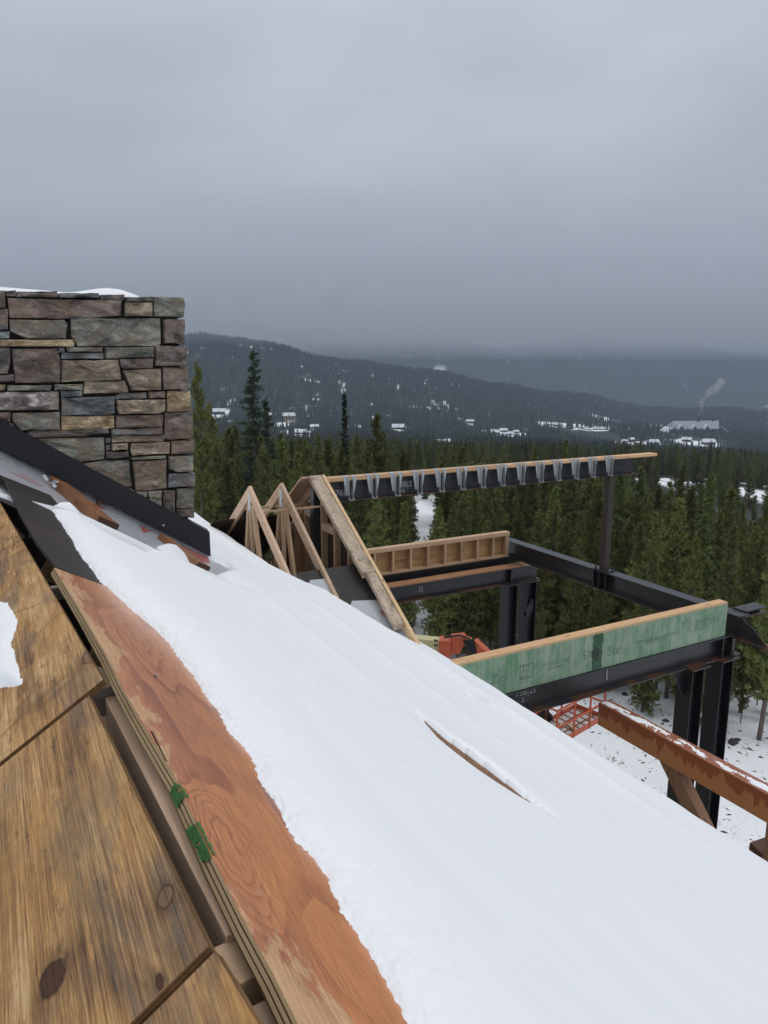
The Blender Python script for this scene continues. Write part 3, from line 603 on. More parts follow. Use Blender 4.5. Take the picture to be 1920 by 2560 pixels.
x, y, g = wood_pts(30000, 1150, 2650, -.40, .62, 13); ok = gaps(x, y) < .25; x, y = x[ok], y[ok]
scatter('hillside_wood', np.stack([x, y, H(x, y)-.5], 1), g.uniform(9, 19, len(x)), FAR, 'dark conifer wood covering the long hill below the cloud', 'forest')
# dead leaning snag and the clearing's litter
p = on_z(1118, 1592, -11.6); q = p + np.array((0, 0, 0)); sn = thing('dead_tree', 'leaning grey dead tree trunk left of the far pair of steel columns', 'tree', (0, 0, 0))
w0 = on_z(1112, 1590, -12.0)
b = MB().tube([w0, w0 + np.array((.5, .1, 2.4)), w0 + np.array((1.0, .2, 5.2))], [.12, .09, .04], 7); part('trunk', b, GREYBARK, sn, smooth=True)
b = MB()
for k in range(14):
    c = w0 + np.array((.12+.065*k, .02*k, .6+.32*k)); a = random.uniform(0, 6.28); b.tube([c, c + np.array((math.cos(a), math.sin(a), .1))*random.uniform(.3, .9)], [.018, .006], 4)
part('branch', b, GREYBARK, sn, kind='stuff')
def rock_mesh(seed):
    bm = bmesh.new(); bmesh.ops.create_icosphere(bm, subdivisions=2, radius=1)
    for v in bm.verts: v.co *= 1 + .35*mnoise.noise(v.co*1.3 + Vector((seed*3.1, 0, 0))); v.co.z *= .55
    me = bpy.data.meshes.new('rock'); bm.to_mesh(me); bm.free(); me.materials.append(ROCK); return me
RK = [rock_mesh(i) for i in range(4)]
for i, (u, v, r) in enumerate([(1588, 1748, .30), (1562, 1738, .34), (1664, 1804, .26), (1832, 1858, .42), (1845, 1852, .24)]):
    p = terrain_hit(u, v); o = link('rock', RK[i % 4]); o.location = p + np.array((0, 0, r*.12)); r *= .36; o.scale = (r*1.3, r, r*1.1); o.rotation_euler = (0, 0, i*1.3)
    tag(o, 'dark rock poking out of the snowy bank at the forest edge', 'rock', 'rocks on the snowy bank')
b = MB(); g = np.random.default_rng(9)
for k in range(1500):
    x = g.uniform(2.5, 17); y = g.uniform(9, 27); 
    if y > edge_y(x)+1 or vnoise(np.array(x*.35), np.array(y*.35), 6) < .38: continue
    z = float(H(x, y)); l = g.uniform(.04, .17); a = g.uniform(0, 6.28); dx, dy = math.cos(a), math.sin(a); h = g.uniform(.02, .05)
    b.add([(x-dx*l, y-dy*l, z-.02), (x+dx*l, y+dy*l, z-.02), (x-dy*h, y+dx*h, z-.02), (x+dx*l*.2, y+dy*l*.2, z+h)], [(0, 1, 3), (1, 2, 3), (2, 0, 3)])
solo('ground_debris', b, DEBRIS, 'dark twigs and stones poking through the snow below the porch', 'debris', (0, 0, 0), house=False, kind='stuff')
# ------------------------------------------------------------------ the house: two roof slopes meeting at an open ridge
NR = np.array((T, 0, 1))/math.hypot(T, 1)                   # right slope normal in house axes
NL = np.array((-T, 0, 1))/math.hypot(T, 1)
EDGE = [(-16, 1231, -.70), (55, 1315, -.725), (116, 1404, -.755), (257, 1699, -.79), (219, 1724, -.80), (520, 2365, -.80), (534, 2375, -.80), (655, 2575, -.80)]
E3 = [on_z(u, v, z) for u, v, z in EDGE]
for i_, f_ in ((1, .80), (2, .52)): E3[i_] = E3[3] + (E3[0]-E3[3])*f_
house = thing('house', 'unfinished timber house roof with bare plywood ridge and snow covered right slope', 'house', (0, 0, 0))
def ply(name, top, nrm, th, mats, layers, jit=.002, label=None):
    """a plywood sheet: face, back and an edge of separate veneers, each set in or out a little"""
    b = MB(); top = [np.array(p, float) for p in top]; n = len(top); ctr = sum(top)/n; nrm = np.array(nrm)
    b.add(top, [tuple(range(n))], 0); z = 0; rr = random.Random(len(name)+n)
    for i in range(layers):
        t = th*(1.25 if i % 2 == 0 else .75)/(layers); j = (-jit if i % 2 else jit*rr.uniform(-.2, .6))
        ring = []
        for p in top:
            d = p-ctr; d /= np.linalg.norm(d); ring.append(p + d*j)
        up = [p - nrm*z for p in ring]; lo = [p - nrm*(z+t) for p in ring]
        b.add(up+lo, [(k, (k+1) % n, n+(k+1) % n, n+k) for k in range(n)], 1 if i % 2 == 0 else 2)
        b.add(lo, [tuple(range(n))[::-1]], 2); b.add(up, [tuple(range(n))], 1 if i else 0) if i else None; z += t
    o = part(name, b, mats, house, label=label); return o
M3 = lambda f: [f, PLY_LIGHT, PLY_DARK]
def Lpt(e, ds, dw=0): return np.array((e[0]-ds, e[1]+dw, e[2]-T*ds))
sm = on_z(0, 1885, -.79-T*.25)
# left slope: three sheets, the seams run down the slope
e = E3; sl1 = (Lpt(e[3], 2.6, -.10))
ply('plywood_sheet', [e[3], e[0] + (e[0]-e[3])*.6, Lpt(e[0] + (e[0]-e[3])*.6, 2.6, -.10), sl1], NL, .018, [PLYSWIRL, PLY_OLD, PLY_DARK], 5, label='weathered upper left sheet with a snow patch')
s2a = e[4] + np.array((0, -.012, -.012)); s2b = e[5]; ply('plywood_sheet', [s2b, s2a, Lpt(s2a, 2.6, -.10), Lpt(s2b, 2.6, -.10)], NL, .018, [PLYOLD, PLY_OLD, PLY_DARK], 5, label='weathered grey brown middle left sheet with a dark knot hole')
s3a = e[6] + np.array((0, -.008, .004)); s3b = e[7] + (e[7]-e[6])*2; ply('plywood_sheet', [s3b, s3a, Lpt(s3a, 2.6, -.10), Lpt(s3b, 2.6, -.10)], NL, .018, [PLYSWIRL, PLY_OLD, PLY_DARK], 5, label='lowest left sheet')
# right slope: the wet red sheet along the ridge
r1, r2 = roof(137, 1418, .012), roof(742, 2560, .012); rd = (r2-r1)/np.linalg.norm(r2-r1)
RE = [roof(u, v, .012) for u, v in ((136, 1419), (209, 1539), (263, 1634), (304, 1716), (354, 1805), (437, 1944), (532, 2147), (608, 2299), (684, 2438), (744, 2560))]; rd = (RE[6]-RE[5])/np.linalg.norm(RE[6]-RE[5]); r3 = roof(268, 1466, .004); r2x = RE[-1] + (RE[-1]-RE[-2])*5; wd2 = 1.1
ply('plywood_sheet', RE + [r2x, r2x + np.array((wd2, .0, -T*wd2)), r3 + np.array((.8, 0, -T*.8)), r3], NR, .030, M3(PLYWET), 6, .003, label='wet red plywood sheet along the ridge, its edge marked with green paint')
WETSHEET = [o for o in house.children if o.get('label', '').startswith('wet red')][0]
# paint on the sheet's edge and face
def edge_pt(u, v, dn): d = hray(u, v); n = np.cross(rd, NR); n /= np.linalg.norm(n); k = np.dot(RE[5], n)/np.dot(d, n); return d*k
def decal(name, pts, parent, mat, th=.0012, nrm=(0, 0, 1)): b = MB().prism(pts, np.array(nrm)*th); o = part(name, b, mat, parent); return o
nE = np.cross(rd, NR); nE /= np.linalg.norm(nE); nE *= -1 if nE[0] > 0 else 1
rp = random.Random(8)
for (lo0, lo1, hi0, hi1, nst) in (((428, 1982), (447, 2022), (443, 1957), (466, 1992), 6), ((469, 2078), (514, 2164), (488, 2053), (533, 2142), 13)):
    for i in range(nst):                                            # brushed on: ragged dabs of paint across the veneers
        for j0, j1 in ((.02, .30), (.34, .62), (.66, 1.0)):
            if rp.random() < .1: continue
            f0, f1 = (i+rp.uniform(0, .25))/nst, (i+rp.uniform(.8, 1.05))/nst
            pt = lambda f, j: tuple(np.array(lo0)*(1-f)*(1-j) + np.array(lo1)*f*(1-j) + np.array(hi0)*(1-f)*j + np.array(hi1)*f*j)
            decal('green_paint_mark', [edge_pt(*pt(f, j), 0) + nE*.0036 for f, j in ((f0, j0), (f1, j0), (f1, j1), (f0, j1))], WETSHEET, GREENPAINT, .0012, nE)
for (u0, v0, u1, v1, n_) in ((446, 1958, 466, 1992, 5), (492, 2054, 534, 2136, 14)):
    for i in range(n_):
        f = (i+.5)/n_; u, v = u0+(u1-u0)*f, v0+(v1-v0)*f; l = rp.uniform(2, 9)
        decal('green_paint_mark', [roof(*q, .0134) for q in ((u-2, v-3), (u+l, v+1), (u+l*.8, v+4), (u-1, v+4))], WETSHEET, GREENPAINT, .0008, NR)
b_ = [roof(u, v, .0135) for u, v in ((376, 1826), (381, 1830), (418, 1905), (413, 1900))]; decal('pencil_line', b_, WETSHEET, RUBBER, .0008, NR)
# ridge framing seen in the slot
n1, n2 = on_z(262, 1730, -.835), on_z(572, 2315, -.83); dn = (n2-n1); dn /= np.linalg.norm(dn)
b = MB().bar(n1 + np.array((.024, 0, -.085)), n2 + np.array((.020, 0, -.085)), .052, .14); part('ridge_board', b, LUM_PINK, house, .003)
p0 = on_z(630, 2475, -.84); b = MB().bar(p0 + np.array((.008, 0, -.085)), p0 + dn*1.3 + np.array((.008, 0, -.085)), .055, .12); part('ridge_board', b, LUM_PINK, house, .003)
p0 = on_z(596, 2385, -.835); b = MB().bar(p0 + np.array((-.02, .01, -.05)), p0 + np.array((.028, .02, -.055)), .085, .06); part('blocking', b, LUM_S, house, .004, label='short offcut block jammed in the ridge slot')
p0 = on_z(258, 1712, -.84); b = MB().bar(p0 + np.array((-.10, 0, -.05)), p0 + np.array((.05, 0, -.05)), .05, .06); part('blocking', b, GREYW, house, .003)
p0 = on_z(143, 1450, -.80); b = MB().bar(p0 + np.array((-.06, 0, -.05)), p0 + np.array((.02, 0, -.05)), .04, .05); part('blocking', b, GREYW, house, .003)
for wv in (.5, 2.9, 4.3, 5.4):
    for sg, nr in ((1, NR), (-1, NL)):
        a_ = np.array((.22 if wv < 3 else .12, wv, -.99)); b = MB().bar(a_ + np.array((sg*.06, 0, -.06)), a_ + np.array((sg*3.2, 0, -.06-T*3.14)), .038, .18); part('rafter', b, LUM_S, house)
# decks under the snow, eaves and walls
def slab(name, pts, off, mat): return part(name, MB().prism(pts, off), mat, house)
dk = -.035
slab('roof_deck', [(.62, -1.2, rz(.62)+dk), (4.75, -1.2, rz(4.75)+dk), (4.75, 7.45, rz(4.75)+dk), (3.0, 8.0, rz(3.0)+dk), (3.0, 15, rz(3.0)+dk), (.62, 15, rz(.62)+dk)], (0, 0, -.02), PLY_DARK)
slab('roof_deck', [(-2.3, -1.2, -2.40), (-2.3, 15, -2.40), (-6, 15, -4.75), (-6, -1.2, -4.75)], (0, 0, -.02), PLY_DARK)
slab('wall', [(-5.6, -1.2, -12.6), (3.0, -1.2, -12.6), (3.0, 14.9, -12.6), (-5.6, 14.9, -12.6)], (0, 0, 7.6), WALLTAN)
slab('wall', [(3.01, -1.2, -12.6), (4.3, -1.2, -12.6), (4.3, 7.0, -12.6), (3.01, 7.0, -12.6)], (0, 0, 8.1), WALLTAN)
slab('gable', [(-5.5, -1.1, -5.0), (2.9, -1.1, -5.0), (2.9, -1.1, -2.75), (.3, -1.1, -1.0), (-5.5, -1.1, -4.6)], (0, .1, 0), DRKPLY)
# blackened sheathing strip beyond the red sheet, and the printed underlayment below the chimney
st = [roof(u, v, .0) for u, v in ((-60, 1150), (10, 1195), (48, 1281), (90, 1353), (139, 1417), (268, 1466))] + [roof(330, 1560, 0), roof(320, 1400, 0), roof(150, 1232, 0), roof(-60, 1150-5, 0) + np.array((.35, .4, -.35*T))]
slab('sheathing_strip', st, (0, 0, -.02), BLACKPLY)
WC = 6.15
mem = [roof(-80, 1140, .006), roof(0, 1186, .006), roof(124, 1236, .006), roof(330, 1470, .006), roof(560, 1500, .006), roof(640, 1460, .006)]
mem += [np.array((2.1, WC-.02, rz(2.1)+.006)), np.array((-.45, WC-.02, rz(-.45)+.006))]
memb = slab('underlayment', mem, (0, 0, -.004), MEMB)
def mprint(pts, mat=REDINK): decal('red_print', [roof(u, v, .0085) for u, v in pts], memb, mat, .0006, NR)
mprint([(0, 1124), (8, 1128), (16, 1148), (10, 1150), (0, 1145)]); mprint([(190, 1224), (200, 1219), (270, 1260), (262, 1274), (232, 1266)]); mprint([(100, 1172), (118, 1176), (150, 1196), (128, 1192)])
mprint([(24, 1180), (60, 1186), (110, 1216), (92, 1212)], plain('faint_red_print', (.42, .30, .30), .4)); mprint([(340, 1302), (350, 1299), (394, 1322), (360, 1332)])
mprint([(452, 1366), (470, 1362), (520, 1390), (526, 1408), (508, 1404), (478, 1382)]); mprint([(540, 1376), (560, 1388), (566, 1394), (548, 1386)])
er = roof(400, 1300) - roof(360, 1290); eu = NR
def mtext(txt, size, u, v, mat):
    o = roof(u, v, .0098); r_ = roof(u+30, v+15, .0098) - o; up = np.cross(NR, r_); letters('lettering', txt, size, o, r_, up if up[1] > 0 else -up, mat, memb)
mtext('LOW', .085, 352, 1317, WHITEINK); mtext('LOW', .12, 212, 1254, WHITEINK); mtext('TW', .09, 474, 1378, WHITEINK); mtext('MO', .07, 456, 1364, REDINK); mtext('D', .07, 476, 1374, REDINK)
# plank offcuts lying on the underlayment
def plank(pts_top, nose, depth, label):
    (a, b2), (c, d) = pts_top
    pass
def block(u0, v0, u1, v1, wd, ht, label):
    p = roof(u0, v0, ht/2+.012); q = roof(u1, v1, ht/2+.012)
    o = thing('wood_block', label, 'wood block', q); part('body', MB().bar(p, q, wd, ht, NR), REDBLK, o, .006)
    d = (q-p)/np.linalg.norm(q-p); part('end_grain', MB().bar(q + d*.0005, q + d*.004, wd*.985, ht*.97, NR), REDEND, o, .004); return o
block(146, 1208, 268, 1311, .150, .062, 'long red brown plank offcut lying on the printed underlayment above the snow')
block(410, 1345, 508, 1418, .110, .046, 'short plank offcut at the lower end of the black chimney flashing')
b = MB().bar(roof(278, 1316, .006), roof(372, 1362, .006), .10, .006, NR); solo('metal_strip', b, GALV, 'flat bare metal strip in the snow right of the long plank offcut', 'metal strip', roof(325, 1340))
b = MB()
for k in range(5): c = roof(118+5*k, 1203+4*k, .03); b.bar(c, c + np.array((random.uniform(-.04, .04), random.uniform(-.05, .05), random.uniform(.0, .05))), .022, .012)
solo('bent_bracket', b, GALV, 'small bent metal bracket at the upper end of the long plank offcut', 'bracket', roof(125, 1210))

# ------------------------------------------------------------------ snow on the right slope
BND = [(122, 1258), (148, 1298), (177, 1340), (207, 1391), (232, 1425), (268, 1467), (297, 1492), (338, 1530), (401, 1585), (432, 1627), (468, 1678), (506, 1737), (536, 1783), (561, 1824), (615, 1890), (630, 1935), (670, 1998), (704, 2070), (767, 2146), (805, 2205), (847, 2281), (894, 2361), (948, 2450), (1012, 2555), (1090, 2690), (1180, 2850)]
bh = np.array([roof(u, v, .012) for u, v in BND]); o_ = np.argsort(bh[:, 1]); bw, bs = bh[o_, 1], bh[o_, 0]
EXPO = [roof(u, v, .085)[:2] for u, v in ((122, 1240), (143, 1233), (181, 1243), (211, 1269), (224, 1294), (262, 1318), (291, 1337), (354, 1366), (366, 1347), (405, 1344), (443, 1353), (473, 1378), (481, 1404), (506, 1422), (523, 1428), (558, 1442), (540, 1418), (582, 1412), (560, 1392), (540, 1376))]
EXPO = [tuple(roof(60, 1290, .05)[:2]), tuple(roof(112, 1262, .05)[:2])] + [tuple(p) for p in EXPO] + [(1.7, WC), (-.9, WC), (-.9, 3.6)]
CRK = [tuple(roof(u, v, .09)[:2]) for u, v in ((1040, 1772), (1066, 1795), (1110, 1836), (1172, 1880), (1240, 1930), (1312, 1984), (1400, 2042), (1490, 2092), (1562, 2118))]
CR2 = [tuple(roof(u, v, .1)[:2]) for u, v in ((1180, 1745), (1197, 1756), (1216, 1766))]
def s_end(w): return 4.72 - 1.75*sstep(7.15, 8.0, w) + .05*fbm(w*1.3, w*0, 3, 2) + .10*np.exp(-((w-6.6)/.7)**2)
def side(X, Y, pl):                                          # signed: positive on the far (larger s) side
    d = seg_dist(X, Y, pl); w = np.array([p[1] for p in pl]); s = np.array([p[0] for p in pl]); k = np.argsort(w)
    return np.where(X > np.interp(Y, w[k], s[k]), d, -d)
def snow_height(s, w):
    db = s - np.interp(w, bw, bs); nzb = .012*fbm(w*9, s*9, 4, 31) + .006*(vnoise(w*55, s*55, 5)-.5) + .007*(vnoise(w*140, s*140, 8)-.5) + .006*(vnoise(w*290, s*290, 18)-.5)
    d1 = db + nzb; t1 = np.where(d1 < 0, np.maximum(d1*1.2, -.05), .085*(1-np.exp(-d1/.085)))
    dm = poly_sd(s, w, EXPO) + .02*fbm(w*7, s*7, 3, 3) + .012*(vnoise(w*38, s*38, 3)-.5)
    t2 = np.where(dm < 0, np.maximum(dm*1.4, -.09), .095*(1-np.exp(-dm/.045)))
    t = np.where(w > bw.max(), t2, np.minimum(t1, t2)) if True else t1
    t = t + sstep(.0, .12, t)*(.030*fbm(s*1.1, w*.7, 4, 12) + .006*fbm(s*9, w*3.2, 4, 13))
    t = t + sstep(2.2, 3.4, s)*.04
    dc = side(s, w, CRK); env = sstep(CRK[-1][1]-.05, CRK[-1][1]+.5, w)*(1-sstep(CRK[0][1]-.15, CRK[0][1]+.12, w))
    m1 = np.interp(w, sorted(p[1] for p in CRK), [.25, .28, .5, .9, 1, 1, .8, .5, .2][:len(CRK)])
    t = t + env*m1*np.where(dc > 0, .050*np.exp(-dc/.22)*(1-np.exp(-dc/.03)), -.058*np.exp(dc/.085)) 
    d2 = side(s, w, CR2); t = t + np.exp(-((w-CR2[1][1])/.22)**2)*np.where(d2 > 0, .03*np.exp(-d2/.15), -.035*np.exp(d2/.04))
    for (sc, a, wd) in ((3.35, .058, .16), (2.35, .036, .14), (1.55, .022, .12), (4.15, .03, .10)):   # sheet laps and rafters telegraphing through
        x = s - sc - .05*fbm(w*.8, w*0+sc, 2, 4); t = t + a*np.exp(-np.abs(x)/wd)*np.where(x < 0, 1, .9)*sstep(1.5, 4, w)*.9
    e = s_end(w) - s; t = np.where(e < .22, t*np.sqrt(np.clip(e/.22, 0, 1)) - .0, t)
    return np.where(e < 0, -.25, t)
def build_snow():
    wv = np.concatenate([np.arange(-.9, .5, .03), np.arange(.5, 3.4, .0075), np.geomspace(3.4, 14.5, 330)])
    av = np.concatenate([np.arange(-.035, .16, .0035), np.geomspace(.16, 5.6, 320)])
    W, A_ = np.meshgrid(wv, av, indexing='ij'); S = np.interp(W, bw, bs) + A_
    S = np.minimum(S, s_end(W) + .04)
    ext = (W > 4.6); S = np.where(ext, -.3 + (S - np.interp(W, bw, bs) + .035)*(s_end(W)+.34)/(s_end(W)+.075 - np.interp(W, bw, bs)), S); S = np.minimum(S, s_end(W)+.04)
    t = snow_height(S, W); Z = rz(S) + t
    me = grid_mesh('snow_blanket', np.stack([S, W, Z], -1), SNOW)
    o = link('snow_blanket', me); o.rotation_euler = (0, 0, A); ORG[o.name] = (0, 0, 0)
    return tag(o, 'smooth white snow blanket covering the right roof slope', 'snow', None, 'stuff')
build_snow()
# the red-brown board edge that breaks through the snow at the crack
pb = [np.array((s-.016, w, rz(s)+.038)) for s, w in CRK[1:7]]
b = MB()
for i_ in range(5): b.bar(pb[i_], pb[i_+1], .03, .072, NR)
solo('buried_board', b, BROWN2, 'edge of a red brown board showing through a crack in the roof snow', 'board', pb[1])
# small snow patch on the left sheet
def patch(name, outline, plane_fn, hmax, label, cat, dens=90):
    pg = [tuple(plane_fn(u, v)[:2]) for u, v in outline]; s0, s1 = min(p[0] for p in pg)-.02, max(p[0] for p in pg)+.02; w0, w1 = min(p[1] for p in pg)-.02, max(p[1] for p in pg)+.02
    S, W = np.meshgrid(np.linspace(s0, s1, dens), np.linspace(w0, w1, dens*2), indexing='ij')
    d = -poly_sd(S, W, pg) + .008*fbm(S*20, W*20, 3, 4) + .006*(vnoise(S*90, W*90, 4)-.5)
    t = np.where(d < 0, np.maximum(d, -.03), hmax*(1-np.exp(-d/(hmax*1.1)))) + sstep(0, .03, d)*.006*fbm(S*9, W*9, 3, 7)
    return S, W, t
def lplane(u, v):
    d = hray(u, v); w = 3.0
    for _ in range(4):
        es = np.interp(w, [E3[3][1], E3[2][1], E3[1][1], E3[0][1]], [E3[3][0], E3[2][0], E3[1][0], E3[0][0]]); ez = np.interp(w, [E3[3][1], E3[2][1], E3[1][1], E3[0][1]], [E3[3][2], E3[2][2], E3[1][2], E3[0][2]])
        k = (ez - T*es)/(d[2] - T*d[0]); w = (d*k)[1]
    return d*k
S, W, t = patch('snow_patch', [(-300, 1540), (-10, 1500), (21, 1507), (32, 1535), (42, 1556), (36, 1590), (30, 1607), (42, 1648), (50, 1682), (56, 1712), (25, 1718), (-10, 1722), (-300, 1840)], lplane, .03, '', '')
es = np.interp(W, [E3[3][1], E3[2][1], E3[1][1], E3[0][1]], [E3[3][0], E3[2][0], E3[1][0], E3[0][0]]); ez = np.interp(W, [E3[3][1], E3[2][1], E3[1][1], E3[0][1]], [E3[3][2], E3[2][2], E3[1][2], E3[0][2]])
o = link('snow_patch', grid_mesh('snow_patch', np.stack([S, W, ez - T*(es-S) + t], -1), SNOW)); o.rotation_euler = (0, 0, A); tag(o, 'small patch of snow left on the weathered left plywood sheet', 'snow patch')

# ------------------------------------------------------------------ chimney: stones traced one by one on its face
chim = thing('chimney', 'square chimney of rough purple, grey and tan ledge stones', 'chimney', (.4, WC+.5, -1.2))
S1 = on_w(460, 745, WC)[0]; ZT = .575
part('core', MB().box((-.62, WC+.055, -2.4), (S1-.05, WC+1.25, ZT-.03)), MORTAR, chim)
def zp(x, y): return on_w(x/2.911, 680+y/2.911, WC)
ST = """D -40 132 42 265|D 46 136 118 178|D 121 142 420 183|B 425 155 720 187|D 725 165 908 205|P 50 190 888 205 878 318 560 340 66 335|G 912 182 1112 215|T 902 219 1106 324|G 1116 181 1332 183 1345 230 1335 330 1116 325
D -40 270 58 425|G 66 347 470 347 490 380 482 487 190 487 72 430|G 512 337 1168 335 1172 520 1160 540 560 542 512 470|P 1185 340 1344 343 1345 525 1190 520|B -40 432 70 483|O -5 493 538 492 540 543 0 543|O -40 490 -8 544
D -40 550 76 548 78 660 55 742 -40 740|P 84 556 414 556 442 640 440 808 110 808 88 640|B 418 548 468 588|G 478 546 750 548 752 580 480 583|B 440 588 755 586 754 632 442 634|G 757 546 1120 545 1122 620 760 632|P 1126 536 1366 540 1364 640 1352 684 1128 682
T 440 642 860 640 882 780 840 788 444 802|D 866 634 1117 628 1115 700 905 706 880 690|T 888 714 1172 702 1170 862 955 866|P 1182 694 1368 690 1372 855 1184 860|B -40 748 104 745 107 795 -40 803|O -40 815 45 818 40 855 10 868 -40 866
G 50 824 384 822 372 862 50 864|G 392 818 606 815 604 858 394 860|T 609 795 910 792 935 860 925 884 609 884|W -40 872 428 868 430 1004 200 1008 -40 1006|B 441 864 604 862 600 905 442 914|B 442 918 600 912 836 905 838 1026 800 1040 445 1045|B 838 900 880 880 1070 874 1070 920 840 930|P 1075 870 1200 866 1202 918 1076 920|T 842 934 1203 924 1205 1018 1150 1028 860 1034 842 1000|O 1210 867 1384 864 1394 1000 1370 1012 1212 1018
P -40 1020 76 1018 78 1090 -40 1090|G 82 1025 434 1018 440 1150 150 1156 84 1080|O 442 1048 834 1042 834 1130 780 1142 444 1154|P 838 1042 1188 1036 1180 1130 838 1134|P 1196 1020 1406 1012 1402 1216 1190 1220|D -40 1094 80 1094 140 1156 190 1200 -40 1200|D 195 1160 790 1142 797 1170 600 1196 200 1206|B 806 1142 1186 1134 1184 1180 806 1188|T 808 1192 1198 1186 1196 1232 810 1240
G 205 1212 600 1202 760 1206 762 1360 560 1390 280 1392|B 766 1206 803 1204 803 1248 766 1250|D 766 1256 803 1254 803 1298 766 1300|T 807 1250 932 1243 930 1294 808 1298|D 768 1304 936 1300 940 1346 820 1358 770 1356|T 950 1246 1236 1234 1234 1322 960 1332 944 1300|P 1243 1228 1412 1222 1412 1320 1243 1326
G 950 1348 1210 1334 1212 1354 950 1366|G 560 1398 760 1368 942 1364 956 1560 900 1572 700 1572|T 955 1372 1214 1364 1210 1570 1090 1592 985 1588|G 1224 1338 1408 1332 1406 1448 1290 1460 1224 1430|B 1220 1468 1418 1462 1418 1560 1216 1568|D 700 1578 955 1570 980 1592 960 1690 700 1690|G 965 1596 1072 1592 1072 1740 968 1740|G 1076 1592 1180 1588 1180 1760 1076 1760|D 1184 1586 1274 1582 1272 1790 1184 1790|G 1280 1576 1412 1570 1410 1716 1282 1718|D 1276 1724 1412 1722 1412 1790 1280 1792"""
rs = random.Random(3)
def stone_mesh(poly, proud, depth, seed):
    """a split-faced stone: a rough front that breaks back towards every edge, standing proud of recessed joints"""
    P = [np.array(p) for p in poly]; c = sum(P)/len(P); n = len(P)
    # outline subdivided, pulled in a hair for the joint, roughened
    out = []
    for i in range(n):
        a, b2 = P[i], P[(i+1) % n]; k = max(1, int(np.linalg.norm(b2-a)/.055))
        for j in range(k): out.append(a + (b2-a)*j/k)
    def pull(p, d): v = c-p; l = np.linalg.norm(v); return p + v/l*min(d, l*.4)
    rn = lambda p, sc, a: a*mnoise.noise(Vector((p[0]*sc+seed, p[2]*sc, seed*1.7)))
    b = MB(); m = len(out)
    r0 = [pull(p, .002) + np.array((0, .006, 0)) for p in out]
    r1 = [pull(p, .002 + abs(rn(p, 12, .007))) + np.array((rn(p, 22, .007), -proud*.55, rn(p, 21, .007))) for p in out]
    r2 = [pull(p, .009 + abs(rn(p, 14, .022))) + np.array((0, -proud*(.85+rn(p, 7, .7)), 0)) for p in out]
    r3 = [c + (p-c)*.55 + np.array((0, -proud*(1+rn(p, 6, .9)), 0)) for p in out]
    bk = [pull(p, .004) + np.array((0, depth, 0)) for p in out]
    V = bk+r0+r1+r2+r3+[c + np.array((0, -proud*(1+rn(c, 5, .8)), 0))]
    F = [(q*m+i, q*m+(i+1) % m, (q+1)*m+(i+1) % m, (q+1)*m+i) for q in range(4) for i in range(m)] + [(4*m+i, 4*m+(i+1) % m, 5*m) for i in range(m)] + [tuple(range(m))]
    b.add(V, F); return b
k = 0
for row in ST.split('\n'):
    for it in row.split('|'):
        f = it.split(); key = f[0]; c = list(map(float, f[1:])); k += 1
        if len(c) == 4: x0, y0, x1, y1 = c; pts = [(x0+rs.uniform(-3, 3), y0), (x1, y0+rs.uniform(-3, 3)), (x1+rs.uniform(-3, 3), y1), (x0, y1+rs.uniform(-3, 3))]
        else: pts = list(zip(c[::2], c[1::2]))
        poly = [zp(*p) for p in pts]
        mx_ = max(p[0] for p in pts); poly = [p if True else p for p in poly]
        part('stone', stone_mesh(poly, rs.uniform(.012, .042), .30 if mx_ > 1330 else .07, k*1.37), STONE[key], chim, smooth=False)
# the side that faces the valley, plain coursed stones
z = -2.3; row = 0
while z < ZT-.1:
    hgt = rs.uniform(.12, .24); w = WC+.31
    while w < WC+1.15:
        l = min(rs.uniform(.22, .5), WC+1.24-w)
        poly = [np.array((-(q-WC-.8), 0, zz)) for q, zz in ((w, z), (w+l-.012, z), (w+l-.012, min(z+hgt-.012, ZT-.02)), (w, min(z+hgt-.012, ZT-.02)))]
        sb = stone_mesh(poly, .03, .05, w*7+z); sb.v = [(S1-.05+(-p[1]), WC+.8-p[0], p[2]) for p in sb.v]; part('stone', sb, STONE[rs.choice('PGTBD')], chim); w += l
    z += hgt
# flashing and snow cap
fa, fb = on_w(-90, 1000, WC-.055), on_w(524, 1330, WC-.055); fc, fd = on_w(527, 1392, WC-.055), on_w(-90, 1076, WC-.055)
b = MB().prism([fa, fb, fc, fd], (0, .02, 0)); b.prism([fa + np.array((0, .02, -.002)), fb + np.array((0, .02, -.002)), fb + np.array((0, .085, .012)), fa + np.array((0, .085, .012))], (0, 0, -.006)); b.prism([fb + np.array((-.004, .021, -.008)), fc + np.array((-.004, .021, .0)), fc + np.array((-.004, .30, 0)), fb + np.array((-.004, .30, -.02))], (.003, 0, 0))
part('flashing', b, FLASH, chim, label='black metal flashing running down the slope at the chimney foot'); sc = on_w(409, 1313, WC-.058); part('screw', MB().box(sc-np.array((.008, .004, .008)), sc+np.array((.008, .0, .008))), GALV, chim)
S, W = np.meshgrid(np.linspace(-.6, 1.12, 90), np.linspace(WC+.02, WC+1.15, 50), indexing='ij')
e = np.minimum(np.minimum(S+.6, 1.12-S), np.minimum(W-WC-.02, WC+1.15-W)); t = .055*np.sqrt(np.clip(e/.22, 0, 1))*(1+.4*fbm(S*2.3, W*2, 3, 9)) + .022*np.exp(-((S-.95)/.16)**2)*sstep(0, .15, e) - .012 - .018*np.exp(-((S-.62)/.12)**2)
o = link('snow_drift', grid_mesh('snow_drift', np.stack([S, W, ZT+.006+t], -1), SNOW)); o.rotation_euler = (0, 0, A); tag(o, 'thin cap of snow on top of the stone chimney', 'snow cap')
# ------------------------------------------------------------------ porch frame: steel beams, timber plates, trusses
WA, WB, WCB, SD = 9.25, 11.9, 6.61, 9.6                     # ridge beam, far beam, near beam (w); cross beam (s)
